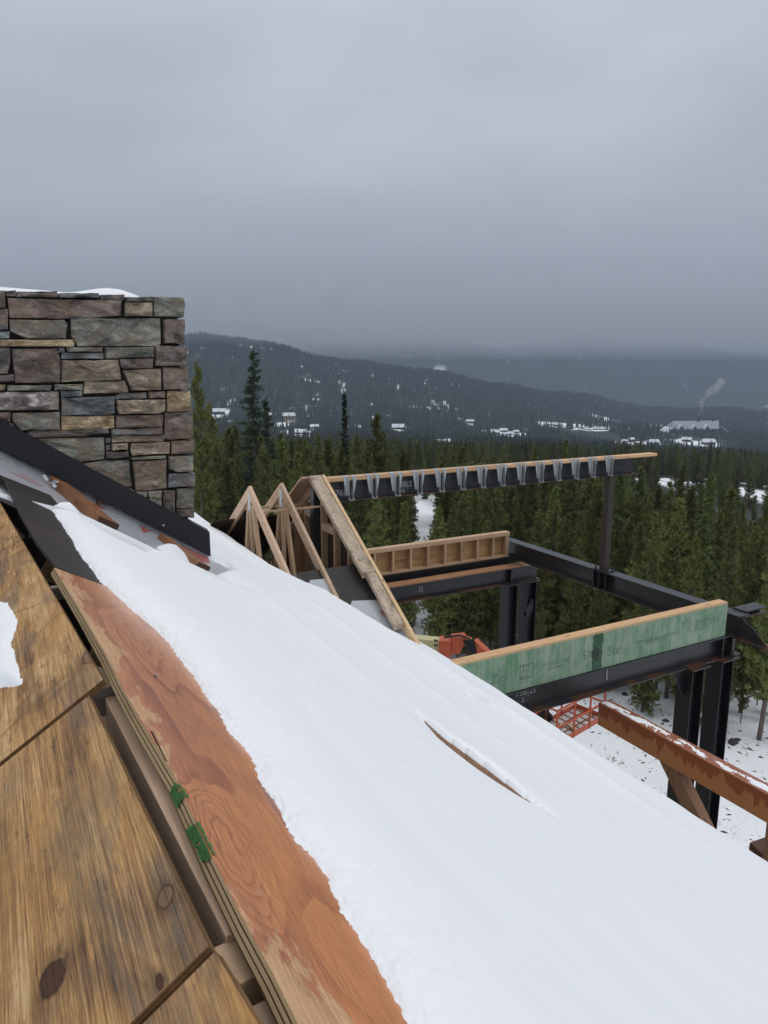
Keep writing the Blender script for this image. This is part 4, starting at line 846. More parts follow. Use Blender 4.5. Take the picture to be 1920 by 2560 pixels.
# ridge beam with nailer and hangers
rb = thing('steel_ridge_beam', 'long steel ridge beam with a timber plate on top and a row of metal hangers', 'steel beam', (4.1, WA, -1.85))
part('beam', MB().ibeam((3.95, WA, -1.552), (10.15, WA, -1.552), .30, .15), [STEEL, STEELR], rb)
part('timber_plate', MB().box((4.02, WA-.085, -1.552), (7.2, WA+.085, -1.497)), FRESH, rb, .004); part('timber_plate', MB().box((7.203, WA-.083, -1.550), (10.68, WA+.086, -1.499)), FRESH, rb, .004)
hu = [867, 925, 983, 1039, 1094, 1147, 1198, 1247, 1296, 1343, 1387, 1432, 1474, 1517]
wf = WA-.089
def hanger_mb(s):
    b = MB(); zt = -1.492
    for sg in (-1, 1):
        x0, x1 = s+sg*.032, s+sg*.105
        b.prism([(x0, wf, zt), (x1, wf, zt), (x1-sg*.012, wf, zt-.10), (x0+sg*.028, wf, zt-.27), (x0, wf, zt-.27)], (0, .003, 0))
        b.prism([(x0, wf-.003, zt-.01), (x0, wf-.05, zt-.04), (x0, wf-.05, zt-.30), (x0, wf-.075, zt-.335), (x0, wf-.003, zt-.335)], (sg*.003, 0, 0))
        b.box((min(x0, x1), wf, zt-.001), (max(x0, x1), wf+.10, zt+.002))
    b.box((s-.032, wf-.075, zt-.338), (s+.032, wf, zt-.335)); return b
for u in hu:
    s = on_w(u+8, 1206-.09*(u-811), wf)[0]; h = part('joist_hanger', hanger_mb(s), GALV, rb)
def chalk(parent, txt, u, v, size, plane_w): o = on_w(u, v, plane_w); letters('chalk_mark', txt, size, o, (1, 0, 0), (0, 0, 1), CHALK, parent)
wweb = WA-.012
chalk(rb, '76B|1', 838, 1241, .13, wweb); chalk(rb, '8B|2', 999, 1218, .12, wweb); chalk(rb, 'PS', 1000, 1233, .085, wweb)
# far beam: pony wall on steel
fbm_ = thing('steel_side_beam', 'far steel side beam carrying the framed pony wall', 'steel beam', (4.2, WB, -4.3))
zb = -3.38-.54
part('beam', MB().ibeam((4.1, WB-.22, zb-.19), (10.1, WB-.22, zb-.19), .34, .24), [STEEL, STEELR], fbm_); part('timber_plate', MB().box((4.1, WB-.335, zb-.188), (9.75, WB-.115, zb-.150)), lumber('wet_plate', (.30, .13, .06), (.52, .29, .16), 0), fbm_, .003)
part('shim_beam', MB().ibeam((4.1, WB+.03, zb-.004), (9.55, WB+.03, zb-.004), .34, .2), [STEEL, STEEL], fbm_)
for s_ in (9.32, 6.4): part('stiffener', MB().box((s_-.006, WB-.338, zb-.513), (s_+.006, WB-.228, zb-.208)), STEEL, fbm_)
chalk(fbm_, 'S|', 1046, 1480, .16, WB-.235)
pw = thing('pony_wall', 'low timber stud wall backed with strand board on the far steel beam', 'stud wall', (4.2, WB, zb))
x0, x1, zt = 4.15, 9.45, -3.38
part('top_plate', MB().box((x0, WB-.07, zt-.04), (x1, WB+.07, zt)), LUM_S, pw, .003); part('top_plate', MB().box((x0, WB-.068, zt-.081), (x1-.002, WB+.07, zt-.0415)), LUM_S, pw, .003)
part('bottom_plate', MB().box((x0, WB-.07, zb), (x1, WB+.07, zb+.04)), LUM_S, pw, .003); part('sheathing', MB().box((x0, WB+.071, zb), (x1, WB+.085, zt-.003)), OSB, pw)
st_ = [9.43-.019, 9.36] + [9.03-.404*i for i in range(12)]
for s in st_: part('stud', MB().box((s-.019, WB-.069, zb+.041), (s+.019, WB+.069, zt-.082)), LUM_Z, pw, .002)
def stamp(parent, txt, u, v, size, w, mat=INK): o = on_w(u, v, w); letters('stamp', txt, size, o, (1, 0, 0), (0, 0, 1), mat, parent)
INK2 = plain('brown_black_stamp', (.12, .075, .035), .7, 0, .4, 20)
stamp(pw, 'RATED', 984, 1412, .10, WB+.069, INK2); stamp(pw, 'SHEATHING', 985, 1405, .055, WB+.069, INK2); stamp(pw, 'WALL', 1026, 1402, .10, WB+.069, INK2); stamp(pw, 'OSB', 1072, 1396, .10, WB+.069, INK2); stamp(pw, 'AAWEST', 1109, 1391, .07, WB+.069, INK2); stamp(pw, 'Power', 1226, 1356, .10, WB+.069, INK2)
# near beam: green sheathed wall
nb = thing('steel_side_beam', 'near steel side beam under the green sheathed wall', 'steel beam', (4.2, WCB, -4.2))
zc = -3.38-.535
part('beam', MB().ibeam((3.4, WCB, zc-.004), (9.72, WCB, zc-.004), .35, .22), [STEEL, STEELR], nb)
part('stub_beam', MB().ibeam((9.73, WCB-.02, zc+.34), (10.22, WCB-.02, zc+.34), .10, .22), [STEEL, STEELR], nb)
chalk(nb, '736|2s', 1287, 1744, .13, WCB-.014); chalk(nb, '2', 1303, 1756, .09, WCB-.014)
for s_ in (9.30, 9.52): part('stiffener', MB().box((s_-.006, WCB-.108, zc-.337), (s_+.006, WCB-.007, zc-.022)), STEEL, nb)
for i_ in range(4): part('bolt', MB().tube([(9.41+.05*(i_ % 2), WCB-.006, zc-.12-.12*(i_//2)), (9.41+.05*(i_ % 2), WCB-.04, zc-.12-.12*(i_//2))], .014, 6), STEELR, nb)
wl = on_w(1517, 1702, WCB-.112); part('weld_mark', MB().bar((on_w(1517, 1672, WCB-.013)), (on_w(1517, 1700, WCB-.013)), .02, .006, (0, 1, 0)), CHALK, nb)
gw = thing('pony_wall', 'low wall with green water stained sheathing on the near steel beam', 'stud wall', (4.2, WCB, zc))
x0, x1 = 3.4, 9.35
part('top_plate', MB().box((x0, WCB-.07, -3.42), (x1, WCB+.07, -3.38)), FRESH, gw, .003); part('bottom_plate', MB().box((x0, WCB-.07, zc), (x1, WCB+.07, zc+.04)), LUM_S, gw)
for i in range(15): part('stud', MB().box((x1-.02-.404*i-.019, WCB-.069, zc+.041), (x1-.02-.404*i+.019, WCB+.069, -3.421)), LUM_Z, gw)
part('edge_strip', MB().box((x0, WCB-.0715, -3.412), (x1+.002, WCB-.0705, -3.384)), FRESHY, gw)
j1, j2 = on_w(1409, 1690, WCB)[0], on_w(1715, 1600, WCB)[0]
for a_, b2 in ((x0, j1), (j1+.004, j2), (j2+.004, x1)): part('sheathing_panel', MB().box((a_, WCB-.083, zc+.002), (b2, WCB-.0715, -3.414)), GREEN, gw)
gf = WCB-.0845
for t_, u, v, s_ in (('30', 1303, 1682, .125), ('GUIDE', 1297, 1697, .05), ('FOR THE BEST FIT', 1352, 1669, .06), ('WEATHER', 1366, 1678, .055), ('Zip', 1227, 1711, .17), ('SYS', 1455, 1650, .17), ('Ste', 1517, 1641, .20), ('PANEL FOR ROOF AND WALL', 1590, 1610, .06), ('SHEATHING', 1612, 1612, .075), ('SYSTEM', 1738, 1570, .15), ('FASTEN HERE', 1736, 1578, .05)): stamp(gw, t_, u, v, s_, gf)
fr = MB(); o0 = on_w(1301, 1665, gf)
for a_, b2 in (((0, 0), (.21, 0)), ((.21, 0), (.21, -.18)), ((.21, -.18), (0, -.18)), ((0, -.18), (0, 0))): fr.bar(o0 + np.array((a_[0], 0, a_[1])), o0 + np.array((b2[0], 0, b2[1])), .014, .001, (0, 1, 0))
part('stamp_frame', fr, INK, gw)
for uu, r_ in (((1491, 1586), .05), ((1503, 1583), .045)):
    p = on_w(*uu, gf); q = p.copy(); q[2] = zc+.01; b = MB(); zz = np.linspace(p[2], q[2], 14); wv = [r_*(.55+.7*random.random()) for _ in zz]
    b.prism([np.array((p[0]-a_, gf, z_)) for a_, z_ in zip(wv, zz)] + [np.array((p[0]+a_, gf, z_)) for a_, z_ in zip(wv[::-1], zz[::-1])], (0, -.0008, 0)); part('water_stain', b, WETGREEN, gw)
p = on_w(1489, 1634, gf-.001); b = MB().prism([p + .085*np.array((math.cos(a_)*.9, 0, math.sin(a_)*1.1)) for a_ in np.linspace(0, 5.8, 12)], (0, -.0008, 0)); part('dark_stain', b, plain('dark_green_stain', (.02, .035, .025), .5), gw)
# cross beam, stub plates and the post under the ridge
cb = thing('steel_cross_beam', 'black steel cross beam joining the outer ends of both side beams', 'steel beam', (SD, 9, -3.95))
part('beam', MB().ibeam((SD, WB+.2, -3.6), (SD, 6.42, -3.6), .36, .24), [STEEL, STEELR], cb)
part('end_gusset', MB().prism([(SD-.06, 6.42, -3.62), (SD-.06, 6.42, -3.95), (SD-.06, 5.95, -3.95), (SD-.06, 6.2, -3.75)], (.015, 0, 0)), STEELR, cb)
part('bottom_plate', MB().box((SD-.12, 5.92, -3.975), (SD+.12, 6.42, -3.955)), STEELR, cb)
for s_ in (9.45, 9.6, 9.75): part('stiffener', MB().box((SD-.112, 9.25+(s_-9.6), -3.94), (SD-.014, 9.262+(s_-9.6), -3.618)), STEEL, cb)
pst = thing('steel_post', 'thin brown steel post holding the outer end of the ridge beam', 'steel post', (SD, WA, -3.6))
part('shaft', MB().box((SD-.062, WA-.062, -3.583), (SD+.062, WA+.062, -1.858)), plain('brown_primed_steel', (.045, .032, .028), .55, 0, .35, 5), pst, .006); part('base_plate', MB().box((SD-.1, WA-.17, -3.598), (SD+.1, WA+.17, -3.583)), STEEL, pst)
for a_ in (-1, 1):
    for b2 in (-1, 1): part('bolt', MB().tube([(SD+a_*.075, WA+b2*.13, -3.583), (SD+a_*.075, WA+b2*.13, -3.535)], .017, 6), STEEL, pst)
def column(s, w, ztop, label, turn, grp):
    o = thing('steel_column', label, 'steel column', (s, w, -12.2)); b = MB()
    b.ibeam((s, w+.0 if turn else w, 0), (s+.001, w, 0), .3, .3)  if False else None
    h, tf, tw = .132, .018, .012
    pr = [(-h,-h),(h,-h),(h,-h+tf),(tw,-h+tf),(tw,h-tf),(h,h-tf),(h,h),(-h,h),(-h,h-tf),(-tw,h-tf),(-tw,-h+tf),(-h,-h+tf)]
    if turn: pr = [(y, x) for x, y in pr]
    b.prism([np.array((s+x, w+y, -12.4)) for x, y in pr], (0, 0, ztop+12.4)); part('shaft', b, PAINTST, o)
    part('cap_plate', MB().box((s-.19, w-.19, ztop), (s+.19, w+.19, ztop+.018)), STEELR, o); part('base_plate', MB().box((s-.22, w-.22, -12.42), (s+.22, w+.22, -12.10)), PAINTST, o); return o
c1 = column(9.36, WB-.22, zb-.19-.36, 'black steel column, left of the pair under the far side beam', True, None); c2 = column(9.88, WB-.22, zb-.19-.36, 'black steel column with a slanting plate, right of the pair under the far side beam', True, None)
c3 = column(8.76, WCB, zc-.375, 'black steel column, left of the pair under the near green walled beam', True, None); c4 = column(9.42, WCB, zc-.375, 'black steel column, right of the pair under the near green walled beam', True, None)
p = on_w(1313, 1530, WB-.3); part('slanted_plate', MB().bar(p + np.array((.0, 0, -.10)), p + np.array((.26, 0, .22)), .02, .20, (1, 0, -1)), PAINTST, c2)
p = np.array((8.7, WCB, zc-.70)); part('slanted_plate', MB().bar(p + np.array((0, 0, -.12)), p + np.array((-.26, 0, .3)), .02, .14, (1, 0, 1)), PAINTST, c3)
# roof trusses beyond the snow
def truss(s, za, label):
    o = thing('roof_truss', label, 'roof truss', (s, WA, za)); PT = .635; d_ = .140; t_ = .042
    def chord(sg, ln): b = MB(); a_ = np.array((s, WA, za)); u_ = np.array((0, -sg, -PT)); u_ /= np.linalg.norm(u_); n_ = np.array((0, -sg*u_[2]*-1, 0)); return b.prism([a_ + np.array((-t_/2, 0, 0)), a_ + u_*ln + np.array((-t_/2, 0, 0)), a_ + u_*ln + np.array((-t_/2, 0, -d_*1.19)), a_ + np.array((-t_/2, 0, -d_*1.19))], (t_, 0, 0))
    part('top_chord', chord(1, 2.25), LUM_W, o); part('top_chord', chord(-1, 2.1), LUM_W, o)
    zl = za-1.62
    part('king_web', MB().box((s-t_/2, WA-.045, zl+.1), (s+t_/2, WA+.02, za-.135)), LUM_Z, o)
    part('web', MB().bar((s, WA-.10, za-.25), (s, WA-.46, zl+.09), t_*.98, .095, (0, 1, 0)), LUM_Z, o); part('web', MB().bar((s, WA+.06, za-.25), (s, WA+.40, zl+.09), t_*.96, .095, (0, 1, 0)), LUM_Z, o)
    part('tie', MB().box((s-t_/2, WA-2.1, zl), (s+t_/2, WA+2.1, zl+.085)), LUM_W, o)
    part('gusset_plate', MB().box((s-t_/2-.0025, WA-.05, za-.34), (s-t_/2-.0005, WA+.05, za-.10)), GALV, o); return o
truss(2.95, -1.53, 'left one of the two bare timber roof trusses standing out of the snow'); truss(3.40, -1.52, 'right one of the two bare timber roof trusses, next to the weathered gable rafter')
for w_, z_ in ((WA-.32, -1.86), (WA+.5, -1.96), (WA-1.0, -2.62)):
    solo('lath', MB().box((2.95, w_-.02, z_+.01), (3.98, w_+.02, z_+.032)), LUM_S, {WA-.32: 'short lath tying the tops of the two roof trusses on the near side', WA+.5: 'short lath tying the two roof trusses on their far side', WA-1.0: 'low lath across the two roof trusses just above the snow'}[w_], 'lath', (3.4, w_, z_))
# gable frame with weathered rafter
gs = 4.0; gb = thing('gable_frame', 'gable wall frame with weathered rafters at the inner end of the ridge beam', 'gable', (gs, WA, -3.0))
ap = on_s(790, 1200, gs-.05); ap2 = on_s(812, 1204, gs); bt = on_s(1022, 1578, gs)
up_ = bt-ap2; up_ /= np.linalg.norm(up_); dnv = np.array((0, up_[2], -up_[1])); dnv = dnv if dnv[2] < 0 else -dnv
zA = -1.47; PG = (bt[2]-zA)/(bt[1]-WA)
part('weathered_rafter', MB().prism([(gs-.185, WA+.02, zA+.015), (gs-.185, 7.62, zA+.015+PG*(7.62-WA)), (gs-.185, 7.62, zA-.06+PG*(7.62-WA)), (gs-.185, WA+.02, zA-.06)], (.18, 0, 0)), WORN, gb, .004)
part('weathered_rafter', MB().prism([(gs-.14, 7.61, zA+.01+PG*(7.61-WA)), (gs-.14, bt[1]+.10, zA+.01+PG*(bt[1]+.10-WA)), (gs-.14, bt[1]+.1, zA-.06+PG*(bt[1]+.1-WA)), (gs-.14, 7.61, zA-.06+PG*(7.61-WA))], (.13, 0, 0)), WORN, gb, .004)
part('fresh_rafter', MB().prism([(gs+.0, WA, zA+.02), (gs, bt[1]-.3, zA+.02+PG*(bt[1]-.3-WA)), (gs, bt[1]-.3, zA-.10+PG*(bt[1]-.3-WA)), (gs, WA, zA-.10)], (.045, 0, 0)), FRESHY, gb, .003)
part('far_rafter', MB().prism([(gs-.05, WA+.03, zA-.01), (gs-.05, 11.6, zA-.01-.635*2.32), (gs-.05, 11.6, zA-.13-.635*2.32), (gs-.05, WA+.03, zA-.13)], (.09, 0, 0)), LUM_W, gb, .003)
part('far_rafter', MB().prism([(gs-.30, WA+.04, zA+.005), (gs-.30, 11.6, zA+.005-.635*2.31), (gs-.30, 11.6, zA-.025-.635*2.31), (gs-.30, WA+.04, zA-.025)], (.24, 0, 0)), LUM_W, gb, .002)
def wall_piece(w0, w1, mat, nm='sheathing'):
    f = lambda w_: (zA-.14-.635*(w_-WA)) if w_ > WA else (zA-.14+PG*(w_-WA)); part(nm, MB().prism([(gs-.001, w0, -3.7), (gs-.001, w1, -3.7), (gs-.001, w1, f(w1)), (gs-.001, w0, f(w0))], (.014, 0, 0)), mat, gb)
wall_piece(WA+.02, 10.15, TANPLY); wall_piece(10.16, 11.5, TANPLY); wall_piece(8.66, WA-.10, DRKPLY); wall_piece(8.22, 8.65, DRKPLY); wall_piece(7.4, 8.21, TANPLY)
for w_ in (10.15, 10.75, 9.70, WA-.16, 8.66, 8.22, 7.95):
    zt_ = (zA-.16-.635*(w_-WA)) if w_ > WA else (zA-.16+PG*(w_-WA)); part('stud', MB().box((gs-.09, w_-.019, -3.6), (gs-.003, w_+.019, zt_)), LUM_Z, gb)
part('steel_king_post', MB().box((gs-.16, WA-.065, -3.65), (gs-.005, WA+.065, zA-.16)), STEEL, gb); 
part('blocking', MB().box((gs-.10, WA+.07, -2.10), (gs-.005, WA+.44, -1.98)), GREYW, gb, .003); part('blocking', MB().box((gs-.10, 8.68, -2.20), (gs-.005, 9.07, -2.10)), LUM_W, gb, .003)
# interior of the dormer: dark far sheathing, floor and the low sheathing on the near side
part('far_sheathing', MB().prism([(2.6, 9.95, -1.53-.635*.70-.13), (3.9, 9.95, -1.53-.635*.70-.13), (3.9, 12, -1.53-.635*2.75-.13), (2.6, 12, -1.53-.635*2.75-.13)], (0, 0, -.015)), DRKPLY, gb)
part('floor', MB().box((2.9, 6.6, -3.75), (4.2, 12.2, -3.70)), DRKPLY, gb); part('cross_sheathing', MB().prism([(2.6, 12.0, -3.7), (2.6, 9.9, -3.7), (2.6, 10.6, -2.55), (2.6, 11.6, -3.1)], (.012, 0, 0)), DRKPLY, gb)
def dsl(u, v, off=0): d = hray(u, v); k = (-1.53 - PG*WA + off)/(d[2] - PG*d[1]); return d*k
zo = -.10
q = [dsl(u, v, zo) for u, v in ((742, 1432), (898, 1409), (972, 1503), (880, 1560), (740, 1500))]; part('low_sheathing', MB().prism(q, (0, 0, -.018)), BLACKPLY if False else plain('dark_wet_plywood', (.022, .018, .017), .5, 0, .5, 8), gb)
q = [dsl(u, v, zo+.022) for u, v in ((776, 1450), (820, 1446), (828, 1478), (800, 1500), (760, 1480))]; part('underlayment', MB().prism(q, (0, 0, -.004)), MEMB, gb)
q = [dsl(u, v, zo+.012) for u, v in ((880, 1502), (970, 1499), (1030, 1590), (1000, 1620), (860, 1560))]; ml = part('underlayment', MB().prism(q, (0, 0, -.004)), MEMB, gb)
for pg in (((948, 1524), (985, 1540), (1000, 1556), (975, 1548), (952, 1536)), ((985, 1535), (996, 1545), (1010, 1566), (1000, 1562)), ((935, 1502), (955, 1500), (945, 1508))): part('red_print', MB().prism([dsl(u, v, zo+.0145) for u, v in pg], (0, 0, .0006)), plain('pale_red_print', (.42, .20, .17), .4, 0, .4, 20), ml)
# stained timber beam in front with its brace
tb_ = thing('timber_beam', 'long stained brown timber beam with frost on top and dark water streaks', 'timber beam', (6.9, 6.6, -4.6))
part('beam', MB().box((6.90, -1.5, -4.775), (7.10, 6.6, -4.45)), BROWN, tb_, .008)
part('brace', MB().bar((7.0, 5.55, -4.66), (7.0, 4.1, -6.3), .15, .20, (0, 1, 0)), BROWN2, tb_, .006); part('post', MB().box((6.91, 3.9, -12.4), (7.09, 4.12, -4.751)), BROWN2, tb_)
P_ = []; b = MB(); g = np.random.default_rng(2)
SF, WF = np.meshgrid(np.linspace(6.925, 7.06, 14), np.linspace(-1.4, 6.58, 420), indexing='ij'); f_ = .022*(vnoise(SF*22, WF*9, 2)+.6*vnoise(SF*70, WF*60, 3)-.93) + .008*sstep(4.4, 6.2, WF) - .02*np.maximum(np.abs(SF-6.99)-.045, 0)/.05
o = link('frost', grid_mesh('frost', np.stack([SF, WF, -4.449+np.clip(f_, -.01, .02)], -1), SNOW)); o.rotation_euler = (0, 0, A); tag(o, 'crusty frost lying along the top of the stained timber beam', 'frost', None, 'stuff')
tp = on_z(1874, 2106, -5.3); cbm = thing('timber_corner', 'dark brown timber end in the bottom right beyond the snow edge', 'timber', tp); d2_ = np.array((.95, -.3, 0)); part('beam', MB().prism([tp, on_z(1925, 2088, -5.3), on_z(2010, 2120, -5.3), on_z(1935, 2160, -5.3)], (0, 0, -.3)), DARKBROWN, cbm, .005)
# ------------------------------------------------------------------ boom lift parked below the porch
YL = 20.0
def lp(u, v, d=YL): r = ray(u, v); return r*(d/r[1])
bl = thing('boom_lift', 'orange boom lift with a cream boom and railed work platform parked below the porch', 'boom lift', (0, 0, 0), None, False)
a_, b2 = lp(960, 1600, 20.6), lp(1110, 1614, 20.2); part('boom', MB().bar(a_, b2 + (b2-a_)*.15, .36, .40), CREAM, bl, .015)
j0, j1_ = lp(1098, 1616, 20.15), lp(1128, 1618, 20.1); part('boom_sleeve', MB().bar(j0, j1_, .44, .52), ORANGE, bl, .015)
b = MB(); o0 = lp(1128, 1600, 19.95)
fx = np.array((1, -.1, 0)); z1 = np.array((0, 0, 1.))
prof = [(0, .06), (.40, .12), (.46, .02), (.62, -.04), (.58, -.16), (.38, -.18), (.30, -.30), (.28, -.42), (0, -.44)]
part('boom_head', MB().prism([o0 + fx*x + z1*z for x, z in prof], (0.03, .36, 0)), ORANGE, bl, .01)
o1 = lp(1158, 1606, 19.85); part('link_plate', MB().prism([o1 + fx*x + z1*z for x, z in ((0, .05), (.30, .10), (.42, -.30), (.34, -.46), (.18, -.40))], (0, .06, 0)), RUBBER, bl, .006)
c0, c1_ = lp(1182, 1606, 20.0), lp(1232, 1652, 19.7); part('jib', MB().bar(c0, c1_, .24, .30), ORANGE, bl, .015); part('jib_cylinder', MB().tube([lp(1200, 1604, 20.2), lp(1240, 1650, 19.9)], .07, 8), RUBBER, bl)
part('hose', MB().tube([lp(1110, 1594, 20), lp(1150, 1588, 19.9), lp(1172, 1596, 19.8), lp(1188, 1616, 19.8)], .03, 6), RUBBER, bl)
for du, dv in ((0, 0), (5, 1), (0, 12), (5, 13)): c = lp(1087+du, 1600+dv, 19.9); part('bolt', MB().tube([c, c + np.array((0, -.05, 0))], .03, 6), RUBBER, bl)
c = lp(1236, 1670, 19.6); part('platform_mount', MB().bar(c1_, lp(1375, 1800, 19.3), .22, .24), RUBBER, bl)
# platform: floor, toe board, posts, rails (a plane lying at the basket's floor height)
zf = lp(1455, 1812, 19.2)[2]
def fl(u, v, dz=0): p = on_zw(u, v, zf); return p + np.array((0, 0, dz))
def on_zw(u, v, Z): d = ray(u, v); return d*(Z/d[2])
cr = [on_zw(u, v, zf) for u, v in ((1390, 1830), (1436, 1848), (1506, 1806), (1494, 1752))]
A0 = on_zw(1436, 1842, zf); A1 = on_zw(1512, 1797, zf); ax_ = A1-A0; Lp = np.linalg.norm(ax_); ax_ /= Lp; ay_ = np.array((-ax_[1], ax_[0], 0)); Wp = .95; A0 = A0 - ax_*.9; Lp = 2.4
def pp(x, y, z): return A0 + ax_*x + ay_*y + np.array((0, 0, z))
part('platform_floor', MB().prism([pp(0, 0, 0), pp(Lp, 0, 0), pp(Lp, Wp, 0), pp(0, Wp, 0)], (0, 0, .03)), plain('snowy_platform_grating', (.50, .47, .46), .8, 0, .5, 9), bl)
for x in np.linspace(.2, Lp-.2, 8): part('floor_slat', MB().bar(pp(x, .02, .04), pp(x+.12, Wp-.02, .04), .035, .02), plain('rusty_slat', (.22, .07, .04), .6) if x < .21 else bpy.data.materials['rusty_slat'], bl)
for y in (.3, .62): part('floor_slat', MB().bar(pp(.02, y, .045), pp(Lp-.02, y, .045), .035, .02), bpy.data.materials['rusty_slat'], bl)
for a_, b2 in (((0, 0), (Lp, 0)), ((Lp, 0), (Lp, Wp)), ((Lp, Wp), (0, Wp)), ((0, Wp), (0, 0))):
    part('toe_board', MB().bar(pp(*a_, .085), pp(*b2, .085), .012, .17), ORANGE, bl)
    for z in (.55, 1.08): part('rail', MB().tube([pp(*a_, z), pp(*b2, z)], .032, 8), ORANGE, bl, smooth=True)
for x, y in ((0, 0), (.85, 0), (1.65, 0), (Lp, 0), (0, Wp), (.85, Wp), (1.65, Wp), (Lp, Wp)): part('rail_post', MB().tube([pp(x, y, .0), pp(x, y, 1.08)], .032, 8), ORANGE, bl, smooth=True)
part('control_box', MB().bar(pp(Lp-.45, Wp-.05, .95), pp(Lp-.05, Wp-.05, 1.0), .26, .26), RUBBER, bl, .02); part('control_hoop', MB().tube([pp(Lp-.45, Wp-.1, 1.08), pp(Lp-.42, Wp-.1, 1.22), pp(Lp-.2, Wp-.1, 1.28), pp(Lp-.02, Wp-.1, 1.20), pp(Lp, Wp-.1, 1.08)], .022, 8), CREAM, bl, smooth=True)
part('motor', MB().bar(pp(.3, Wp+.15, .35), pp(1.0, Wp+.12, .4), .3, .5), RUBBER, bl, .02)
for i, (x, y, l_, r_) in enumerate(((.9, .5, .7, .2), (1.2, .3, .5, 1.1), (.6, .55, .6, .6))): c = pp(x, y, .075+.02*i); dd = ax_*math.cos(r_)+ay_*math.sin(r_); solo('board_offcut', MB().bar(c-dd*l_/2, c+dd*l_/2, .11, .03), LUM_S, 'loose board offcut lying on the snowy lift platform', 'offcut', c, house=False, group='offcuts on the lift platform')
# chassis, mostly behind the roof: turret, frame and four wheels on the ground
cx = lp(700, 1600, 21.5); gz = float(H(cx[0], cx[1]))
def wheel(x, y): c = np.array((x, y, float(H(x, y))+.45)); w_ = part('wheel', MB().tube([c, c + np.array((0, .32, 0))], .45, 16), RUBBER, bl); part('rim', MB().tube([c + np.array((0, -.005, 0)), c + np.array((0, .02, 0))], .24, 12), CREAM, w_)
for dx in (-1.2, 1.2):
    for dy in (-1.1, .8): wheel(cx[0]+dx, cx[1]+dy)
part('chassis', MB().box((cx[0]-1.6, cx[1]-.75, gz+.4), (cx[0]+1.6, cx[1]+.78, gz+.9)), ORANGE, bl, .04); part('turret', MB().box((cx[0]-1.1, cx[1]-.7, gz+.92), (cx[0]+1.3, cx[1]+.7, gz+1.9)), ORANGE, bl, .06)
part('lower_boom', MB().bar((cx[0]-.8, cx[1], gz+1.9), lp(962, 1600, 20.7), .42, .46), CREAM, bl, .015)

# ------------------------------------------------------------------ the valley: roofs, lodge, crane, smoke
def house_at(u, v, wpx, label, grp=None, wall=WALLBR, rot=None, ratio=.6, name='cabin', hk=.5, roofm=None):
    p = terrain_hit(u, v); d = math.hypot(p[0], p[1]); w_ = .82*wpx*d/FPX; dep = w_*ratio; hh = w_*hk*.5; rh = w_*.28
    o = thing(name, label, 'house' if name == 'cabin' else name, p, grp, False); o.rotation_euler = (0, 0, (rot if rot is not None else random.uniform(-.6, .6))); ORG[o.name] = (0, 0, 0)
    part('wall', MB().box((-w_/2, -dep/2, -2), (w_/2, dep/2, hh)), wall, o)
    e_ = w_*.06; part('roof', MB().prism([(-w_/2-e_, -dep/2-e_, hh), (-w_/2-e_, 0, hh+rh), (-w_/2-e_, dep/2+e_, hh), ], (w_+2*e_, 0, 0)), roofm or ROOFSNOW, o)
    if wpx > 20:
        for k in range(3): part('window', MB().box((-w_*.32+k*w_*.28, -dep/2-.06, hh*.35), (-w_*.32+k*w_*.28+w_*.14, -dep/2+.02, hh*.8)), GLASS, o)
        part('chimney', MB().box((w_*.2, -w_*.03, hh+rh*.5), (w_*.26, w_*.03, hh+rh*1.4)), WALLBR, o)
        part('dormer', MB().prism([(-w_*.12, -dep/2-e_-.1, hh), (0, -dep/2-e_-.1, hh+rh*.8), (w_*.12, -dep/2-e_-.1, hh)], (0, dep/2, 0)), roofm or ROOFSNOW, o)
    return o
house_at(722, 1052, 34, 'large house under construction with tan walls and snowy roof, beside the tower crane', wall=WALLTAN, rot=.3, hk=.9)
house_at(752, 1085, 36, 'long low snowy roof below the tower crane', rot=-.5, hk=.3); house_at(785, 1072, 26, 'small snowy roof right of the long low roof below the crane', rot=.5)
house_at(548, 1036, 34, 'snowy roofed house between the chimney and the tallest fir', rot=.2)
house_at(996, 1073, 36, 'wide snow covered house in the trees left of centre valley', rot=.1, hk=.35); house_at(1112, 1112, 34, 'snowy hip roofed house above the middle of the ridge beam', rot=.5, hk=.5); house_at(1176, 1058, 22, 'lone snowy house upslope of the hip roofed house', rot=-.2)
for u, v, w_ in ((1240, 1085, 20), (1258, 1080, 22), (1275, 1088, 18), (1290, 1082, 16)): house_at(u, v, w_, 'snowy roofed house in the cluster above the right half of the ridge beam', 'houses above the ridge beam')
for u, v, w_ in ((1376, 1064, 18), (1394, 1066, 20)): house_at(u, v, w_, 'snowy house in the pair left of the long row of roofs', 'pair of valley houses')
for i in range(46):
    t_ = i/45; u = 1432 + 226*t_ + random.uniform(-3, 3); v = 1073 - 4*t_ + (4 if i % 2 else 0) + random.uniform(-2, 2); house_at(u, v, random.uniform(10, 15), 'small snowy roof in the long row across the valley', 'row of snowy roofs', rot=random.uniform(-.3, .3))
for u, v, w_ in ((1562, 1106, 16), (1578, 1102, 18), (1592, 1110, 14)): house_at(u, v, w_, 'snowy roof in the trio below the long row', 'trio of valley roofs')
house_at(1632, 1112, 30, 'snowy gabled house left below the lodge', rot=.2); house_at(1716, 1104, 24, 'small snowy house directly below the lodge', rot=-.3); house_at(1770, 1112, 32, 'snowy house right below the lodge', rot=.1); house_at(1650, 1130, 18, 'low snowy shed nearest the tip of the ridge beam', rot=0)
